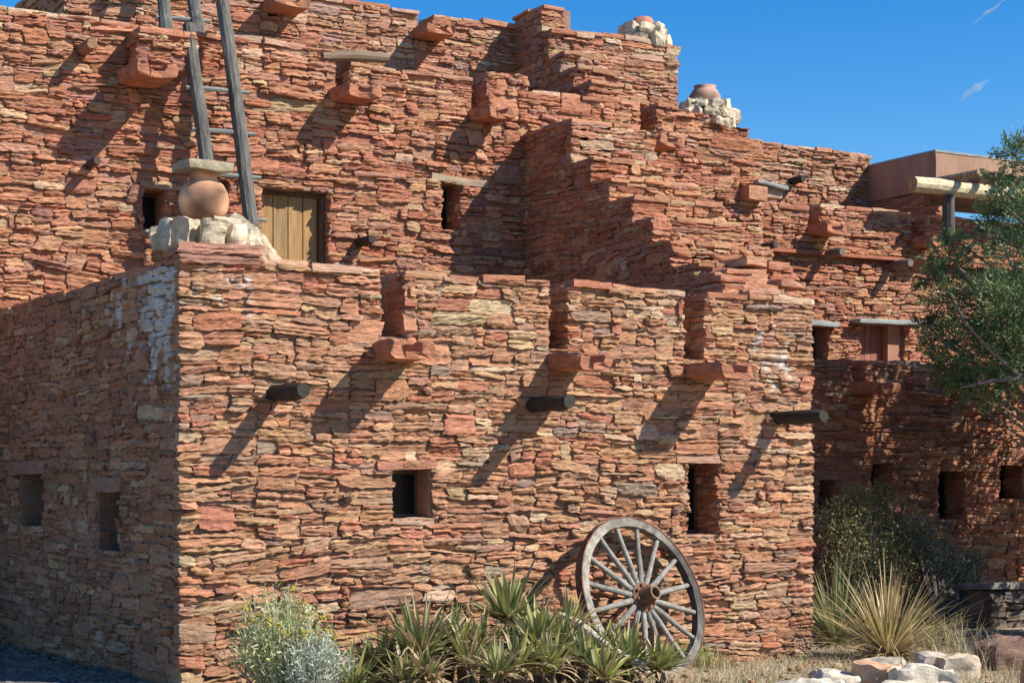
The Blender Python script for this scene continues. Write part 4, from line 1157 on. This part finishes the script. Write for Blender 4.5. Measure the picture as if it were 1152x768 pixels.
# ------------------------------------------------------------------ juniper tree
def juniper(loc, label, seen_px=True):
    root = empty('juniper_tree', loc); tag(root, label, 'tree')
    mt = MB(); ml = MB()
    base = Vector(loc)
    clumps = []
    # foliage seen in the picture: real clumps standing 18 to 20 m away
    seen = [(1140, 175, 19.5, .16), (1122, 208, 19.5, .14), (1144, 238, 19.3, .32), (1116, 250, 19.5, .16), (1148, 285, 19.0, .36), 
            (1100, 322, 19.2, .26), (1072, 268, 19.5, .12), (1068, 300, 19.4, .24), (1050, 312, 19.4, .15), (1062, 340, 19.2, .28), (1122, 360, 18.8, .38), (1148, 350, 18.6, .4),
            (1048, 372, 19.2, .17), (1074, 385, 19.0, .32), (1108, 398, 18.8, .34), (1140, 400, 18.6, .34), (1066, 418, 19.0, .16), (1092, 428, 18.9, .22), (1112, 446, 18.8, .12), (1080, 442, 18.9, .12), (1136, 428, 18.6, .16), (1160, 250, 19.2, .4), (1180, 320, 18.8, .5), (1180, 390, 18.8, .5), (1175, 190, 19.4, .36)]
    if seen_px:
        for px, py, d, r in seen: clumps.append((atD(px, py, d), r))
    # rest of the crown, right of the frame
    for i in range(190 if seen_px else 120):
        a = random.uniform(0, 2 * math.pi); rr = random.uniform(.5, 1.0)
        z = random.uniform(1.3, 6.4) if seen_px else random.uniform(.3, 3.3)
        pr = 2.6 * math.sin(min(1, (z - .6) / 3.0) * math.pi / 2) * (1 - max(0, z - 3.6) / 4.2) if seen_px else 1.4 * (1 - (z / 4.0) ** 2)
        p = Vector((base.x + math.cos(a) * pr * rr, base.y + math.sin(a) * pr * rr * 1.0, z))
        v = p - CAM; dd = v.dot(FWD); px = CX + FPX * v.dot(RGT) / dd
        if px < 1175: continue
        clumps.append((p, random.uniform(.24, .44)))
    cols = [(.10, .165, .07), (.14, .215, .085), (.18, .25, .095), (.075, .125, .06), (.24, .30, .12)]
    hk = 1.0 if seen_px else .42
    tr = [base, base + Vector((-.1, .05, 1.0 * hk)), base + Vector((-.25 * hk, .1, 2.3 * hk)), base + Vector((-.1, .1, 3.8 * hk)), base + Vector((0, 0, 5.6 * hk))]
    tube(mt, tr, [.26, .2, .15, .1, .03], 10, (.22, .16, .12), jit=.12)
    if seen_px:                                                   # bare limbs that show between the sprays
        for path in (((1215, 455, 18.6), (1150, 425, 18.5), (1112, 392, 18.5), (1086, 362, 18.6), (1070, 330, 18.8)), ((1150, 425, 18.5), (1118, 428, 18.5), (1080, 436, 18.6)),
                     ((1210, 350, 18.7), (1150, 345, 18.6), (1110, 330, 18.8), (1078, 300, 19.0)), ((1200, 260, 19.0), (1150, 250, 19.0), (1124, 225, 19.2)), ((1180, 330, 18.8), (1140, 300, 18.8), (1124, 270, 19.0))):
            pp_ = [atD(*q) for q in path]
            tube(mt, pp_, [.034 * (1 - .8 * k / (len(pp_) - 1)) for k in range(len(pp_))], 7, (.27, .22, .18), caps=False, jit=.15)
    for p, r in clumps:
        vis = (CX + FPX * (p - CAM).dot(RGT) / (p - CAM).dot(FWD)) < 1200
        # limb from the trunk to the clump
        t = min(.92, max(.1, (p.z - .9 * hk) / (6.0 * hk))); k = t * 4; i = int(k); s = tr[i].lerp(tr[i + 1], k - i)
        mid = s.lerp(p, .55) + Vector((0, 0, -.12 + random.uniform(-.1, .1)))
        if vis or random.random() < .5:
            tube(mt, [s, mid, p.lerp(mid, .25), p], [.04, .024, .014, .006], 5, (.26, .21, .17), caps=False, jit=.1)
        # sprays inside the clump
        ns = int((36 if vis else 16) * (r / .3) ** 1.6) + 5
        for q in range(ns):
            d = Vector((random.gauss(0, 1), random.gauss(0, 1), random.gauss(.35, .9))).normalized()
            sp = p + d * (r * random.uniform(.3, .85)); L = r * random.uniform(.35, .6) + .03
            if vis and random.random() < .3: tube(mt, [p, sp], [.006, .003], 4, (.2, .16, .12), caps=False)
            n = 44 if vis else 13
            V = []; cl = []
            base_c = np.array(random.choice(cols)) * random.uniform(.8, 1.3)
            for w in range(n):
                u = random.random()
                sg_ = L * (.30 - .18 * u)
                c = sp + d * (L * 1.5 * (u - .2)) + Vector((random.gauss(0, sg_), random.gauss(0, sg_), random.gauss(0, sg_)))
                dr = (d + Vector((random.gauss(0, .38), random.gauss(0, .38), random.gauss(.2, .38)))).normalized()
                e = dr.cross(Vector((random.gauss(0, 1), random.gauss(0, 1), random.gauss(0, 1)))).normalized()
                le = random.uniform(.035, .07) * (1 if vis else 2.0); wd = le * (.13 if vis else .22)
                V += [tuple(c), tuple(c + dr * le * .5 + e * wd), tuple(c + dr * le), tuple(c + dr * le * .5 - e * wd)]
                cl += [base_c * random.uniform(.8, 1.25)] * 4
            ml.add(np.array(V) , np.arange(len(V)).reshape(-1, 4), np.array(cl))
    adopt(mt.build('trunk', M_BARK), root); adopt(ml.build('crown', M_LEAF), root)
    return root
juniper((12.6, 1.1, 0), 'dark green juniper with loose sprays reaching in from the right picture edge')
juniper((10.3, -1.3, 0), 'low juniper added out of view at the right to shade the stone ledge', seen_px=False)  # unseen tree, added and kept low so its shade falls on the ledge

# ------------------------------------------------------------------ rocks, timber, ledge
def rock(px, py, w, d, h, col, label, cat='boulder', rz=0.0, name='boulder', grp='pale boulders edging the bed', n=16, amp=.075, rnd=.5, Z=None, mt=None):
    """px, py: where its foot meets the ground in the picture"""
    p = atZ(px, py); a = rz
    mb = MB()
    w, d, h = w * .86, d * .86, h * .84
    rough_block(mb, (0, 0, h * .40), ((math.cos(a), math.sin(a), random.uniform(-.1, .1)), (-math.sin(a), math.cos(a), 0), ZA), (w, d, h), n=n, round_=rnd, amp=amp * min(1, (w + h) * 1.1), freq=4.2, col=col, seed=random.uniform(0, 90))
    o = mb.build(name, mt or M_PALE, smooth=True); o.location = (p.x, p.y, 0)
    return tag(o, label, cat, grp)
CR = (.56, .46, .33); WH = (.62, .54, .42); RD = (.50, .30, .18); GY = (.46, .385, .30)
rock(930, 762, .32, .22, .09, CR, 'small flat pale stone nearest the house corner', rz=-.4)
rock(905, 782, .62, .3, .14, WH, 'long flat whitish boulder at the picture bottom, leftmost of the edging', rz=-.5)
rock(945, 776, .42, .3, .2, WH, 'whitish boulder between the long flat one and the orange stained one', rz=-.3)
rock(985, 776, .32, .34, .27, RD, 'orange stained angular boulder in the middle of the edging', rz=.5, rnd=.2)
rock(990, 756, .50, .26, .17, GY, 'grey boulder right in front of the straw coloured clump', rz=-.6)
rock(1008, 786, .26, .24, .17, WH, 'small pale boulder beside the orange stained one at the picture bottom', rz=.2)
rock(1036, 780, .54, .34, .27, WH, 'biggest white boulder with a sloping face', rz=-.55, rnd=.2)
rock(1050, 757, .30, .26, .20, GY, 'pinkish grey boulder behind the biggest white one', rz=-.3)
rock(1076, 761, .36, .3, .24, (.58, .46, .33), 'tan boulder with an orange streak at the right end of the edging', rz=-.4)
rock(1075, 790, .40, .3, .17, WH, 'low white boulder at the bottom right end of the edging', rz=-.3)
rock(962, 788, .34, .26, .15, CR, 'cream boulder on the bottom picture edge under the orange stained one', rz=.1)
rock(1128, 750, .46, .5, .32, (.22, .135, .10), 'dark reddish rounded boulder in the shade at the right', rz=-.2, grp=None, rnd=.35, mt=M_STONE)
rock(1178, 790, .30, .3, .5, (.46, .26, .16), 'orange boulder cut off by the right picture edge', grp=None, mt=M_STONE)

g0 = atZ(1112, 706); 
lb_ = empty('stone_ledge', (g0.x, g0.y, 0)); tag(lb_, 'low dry stone ledge with a flat grey capping in deep shade at the right', 'ledge')
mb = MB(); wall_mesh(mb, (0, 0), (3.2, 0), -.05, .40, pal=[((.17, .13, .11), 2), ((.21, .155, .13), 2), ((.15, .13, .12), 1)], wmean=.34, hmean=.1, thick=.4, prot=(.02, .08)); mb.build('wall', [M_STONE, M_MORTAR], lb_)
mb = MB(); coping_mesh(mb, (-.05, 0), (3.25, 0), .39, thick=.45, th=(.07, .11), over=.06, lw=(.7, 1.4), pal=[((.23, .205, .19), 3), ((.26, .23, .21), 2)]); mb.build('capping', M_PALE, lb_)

a = gp(600, -1.1); b = gp(725, -1.35)
mb = MB()
p0 = atD(625, 690, 14.1); p1 = atD(724, 750, 13.75)
pts = [p0.lerp(p1, t) + Vector((0, 0, .02 * math.sin(t * 7))) for t in np.linspace(0, 1, 9)]
tube(mb, [p - Vector((p0.x, p0.y, 0)) for p in pts], [.03, .036, .04, .038, .042, .038, .036, .034, .03], 10, (.40, .36, .29), jit=.12, capcol=(.3, .25, .19))
o = mb.build('fallen_timber', M_WHEEL); o.location = (p0.x, p0.y, 0)
tag(o, 'bleached grey fallen timber lying slantwise among the yuccas', 'log')

# ------------------------------------------------------------------ dry grass on the ground (uncountable)
def grass():
    mb = MB(); V = []; cl = []
    cols = [(.46, .38, .22), (.40, .32, .17), (.34, .31, .14), (.24, .28, .09)]
    def blade(x, y, hgt, c):
        az = random.uniform(0, 2 * math.pi); w = random.uniform(.002, .004)
        lean = Vector((math.cos(az), math.sin(az), 0)) * hgt * random.uniform(.2, .9)
        s = Vector((-math.sin(az), math.cos(az), 0)) * w
        p = Vector((x, y, -.01)); m = p + lean * .35 + Vector((0, 0, hgt * .65)); t = p + lean + Vector((0, 0, hgt))
        V.extend([tuple(p - s), tuple(p + s), tuple(m + s * .7), tuple(m - s * .7), tuple(m - s * .7), tuple(m + s * .7), tuple(t + s * .15), tuple(t - s * .15)]); cl.extend([np.array(c)] * 8)
    for i in range(15000):
        px = random.uniform(240, 1200); py = random.uniform(735, 800)
        p = atZ(px, py)
        if p.y > -.04 and p.x < FX + .1: continue
        dens = .5 + .6 * mn.noise(Vector((p.x * 1.6, p.y * 1.6, 2)))
        if px > 770: dens += .25
        if random.random() > dens: continue
        green = mn.noise(Vector((p.x * 1.3, p.y * 1.3, 9))) > .25
        blade(p.x, p.y, random.uniform(.03, .10), cols[3] if green and random.random() < .7 else random.choice(cols[:3]))
    for (px, py, r, h, n, c) in ((775, 748, .22, .22, 380, (.24, .34, .07)), (738, 752, .25, .2, 320, (.26, .33, .08)), (1090, 752, .4, .4, 130, (.45, .38, .24)), (1060, 740, .3, .45, 120, (.44, .36, .2)), (800, 750, .3, .16, 200, (.46, .38, .2))):
        g = atZ(px, py)
        for k in range(n): blade(g.x + random.gauss(0, r * .5), g.y + random.gauss(0, r * .35), h * random.uniform(.4, 1.1), np.array(c) * random.uniform(.75, 1.2))
    mb.add(np.array(V), np.arange(len(V)).reshape(-1, 4), np.array(cl))
    tag(mb.build('dry_grass', M_LEAF), 'short dry grass scattered over the bed and ground', 'grass', kind='stuff')
grass()
def litter():
    mb = MB()
    for i in range(420):
        px = random.uniform(230, 1120); py = random.uniform(738, 795); p = atZ(px, py)
        if p.y > -.05 and p.x < FX + .1: continue
        s = random.uniform(.015, .05); a = random.uniform(0, 3)
        rough_block(mb, (p.x, p.y, s * .2), ((math.cos(a), math.sin(a), 0), (-math.sin(a), math.cos(a), 0), ZA), (s * 1.4, s, s * .7), n=2, round_=.3, amp=.006, freq=20, col=pick(PAL_FRONT))
    for i in range(900):                                    # gravel under the shaded wall
        u = random.uniform(0, 1); px = random.uniform(-20, 205); p = atZ(px, random.uniform(708, 792))
        s = random.uniform(.012, .04)
        if p.x > -.03: continue
        rough_block(mb, (p.x, p.y, .045), (XA, YA, ZA), (s * 1.4, s, s * .7), n=2, round_=.3, amp=.006, freq=20, col=np.array((.25, .22, .20)) * random.uniform(.7, 1.2))
    tag(mb.build('gravel', M_STONE), 'loose stone chips and gravel on the ground', 'gravel', kind='stuff')
litter()

# ------------------------------------------------------------------ contrails
def contrail(px0, py0, px1, py1, wid, label, dens, D=3000, blobs=26):
    a = atD(px0, py0, D); b = atD(px1, py1, D)
    m = bpy.data.materials.new('contrail_vapour'); m.use_nodes = True
    nt = m.node_tree; nt.nodes.clear()
    out = nt.nodes.new('ShaderNodeOutputMaterial'); v = nt.nodes.new('ShaderNodeVolumePrincipled')
    v.inputs['Color'].default_value = (1, 1, 1, 1); v.inputs['Density'].default_value = dens; v.inputs['Anisotropy'].default_value = .3
    nt.links.new(v.outputs['Volume'], out.inputs['Volume'])
    mb = MB(); pts = [a.lerp(b, t) - a for t in np.linspace(0, 1, blobs)]
    wm = wid / FPX * D
    rad = [max(.3, wm * math.sin(math.pi * min(1, max(0, (i + .3) / blobs))) ** .9 * (.8 + .4 * mn.noise(Vector((i * .22, px0, 0))))) for i in range(blobs)]
    pts = [p + Vector((0, 0, mn.noise(Vector((i * .16, 3, px0))) * wm * .6)) for i, p in enumerate(pts)]
    tube(mb, pts, rad, 10, (1, 1, 1))
    o = mb.build('contrail', m, smooth=True); o.location = a
    tag(o, label, 'contrail', 'vapour trails in the sky')
contrail(1092, 29, 1134, -3, 2.3, 'thin straight white vapour trail at the top right corner of the sky', .10)
contrail(1076, 115, 1114, 88, 5.5, 'short feathery wisp of vapour trail above the stucco porch', .032)

# ------------------------------------------------------------------ light, sky, camera
S = Vector((.55, -.60, .68)).normalized()
sun = bpy.data.lights.new('sun', 'SUN'); sun.energy = 5.0; sun.angle = math.radians(.53); sun.color = (1, .94, .83)
so = bpy.data.objects.new('sun', sun); C.objects.link(so); so.location = (10, -12, 20)
so.rotation_euler = S.to_track_quat('Z', 'Y').to_euler()
w = bpy.data.worlds.new('World'); scene.world = w; w.use_nodes = True
nt = w.node_tree; bg = nt.nodes['Background']
sky = nt.nodes.new('ShaderNodeTexSky'); sky.sky_type = 'NISHITA'; sky.sun_disc = False
sky.sun_elevation = math.asin(S.z); sky.sun_rotation = math.atan2(S.x, S.y)
sky.altitude = 600; sky.air_density = 1.0; sky.dust_density = .3; sky.ozone_density = 2.2
hs = nt.nodes.new('ShaderNodeHueSaturation'); hs.inputs['Saturation'].default_value = 1.5; hs.inputs['Value'].default_value = 1.0; hs.inputs['Hue'].default_value = .506
nt.links.new(sky.outputs['Color'], hs.inputs['Color']); nt.links.new(hs.outputs['Color'], bg.inputs['Color']); bg.inputs['Strength'].default_value = .110

cam = bpy.data.cameras.new('camera'); co = bpy.data.objects.new('camera', cam); C.objects.link(co)
co.location = CAM; co.rotation_euler = (math.radians(90), 0, -TH)
cam.sensor_width = 36; cam.lens = FPX / 1152 * 36; cam.shift_y = (HY - 384) / 1152
cam.clip_start = .1; cam.clip_end = 20000
scene.camera = co
scene.view_settings.view_transform = 'Standard'; scene.view_settings.look = 'None'
scene.view_settings.exposure = .62; scene.view_settings.gamma = 1.0
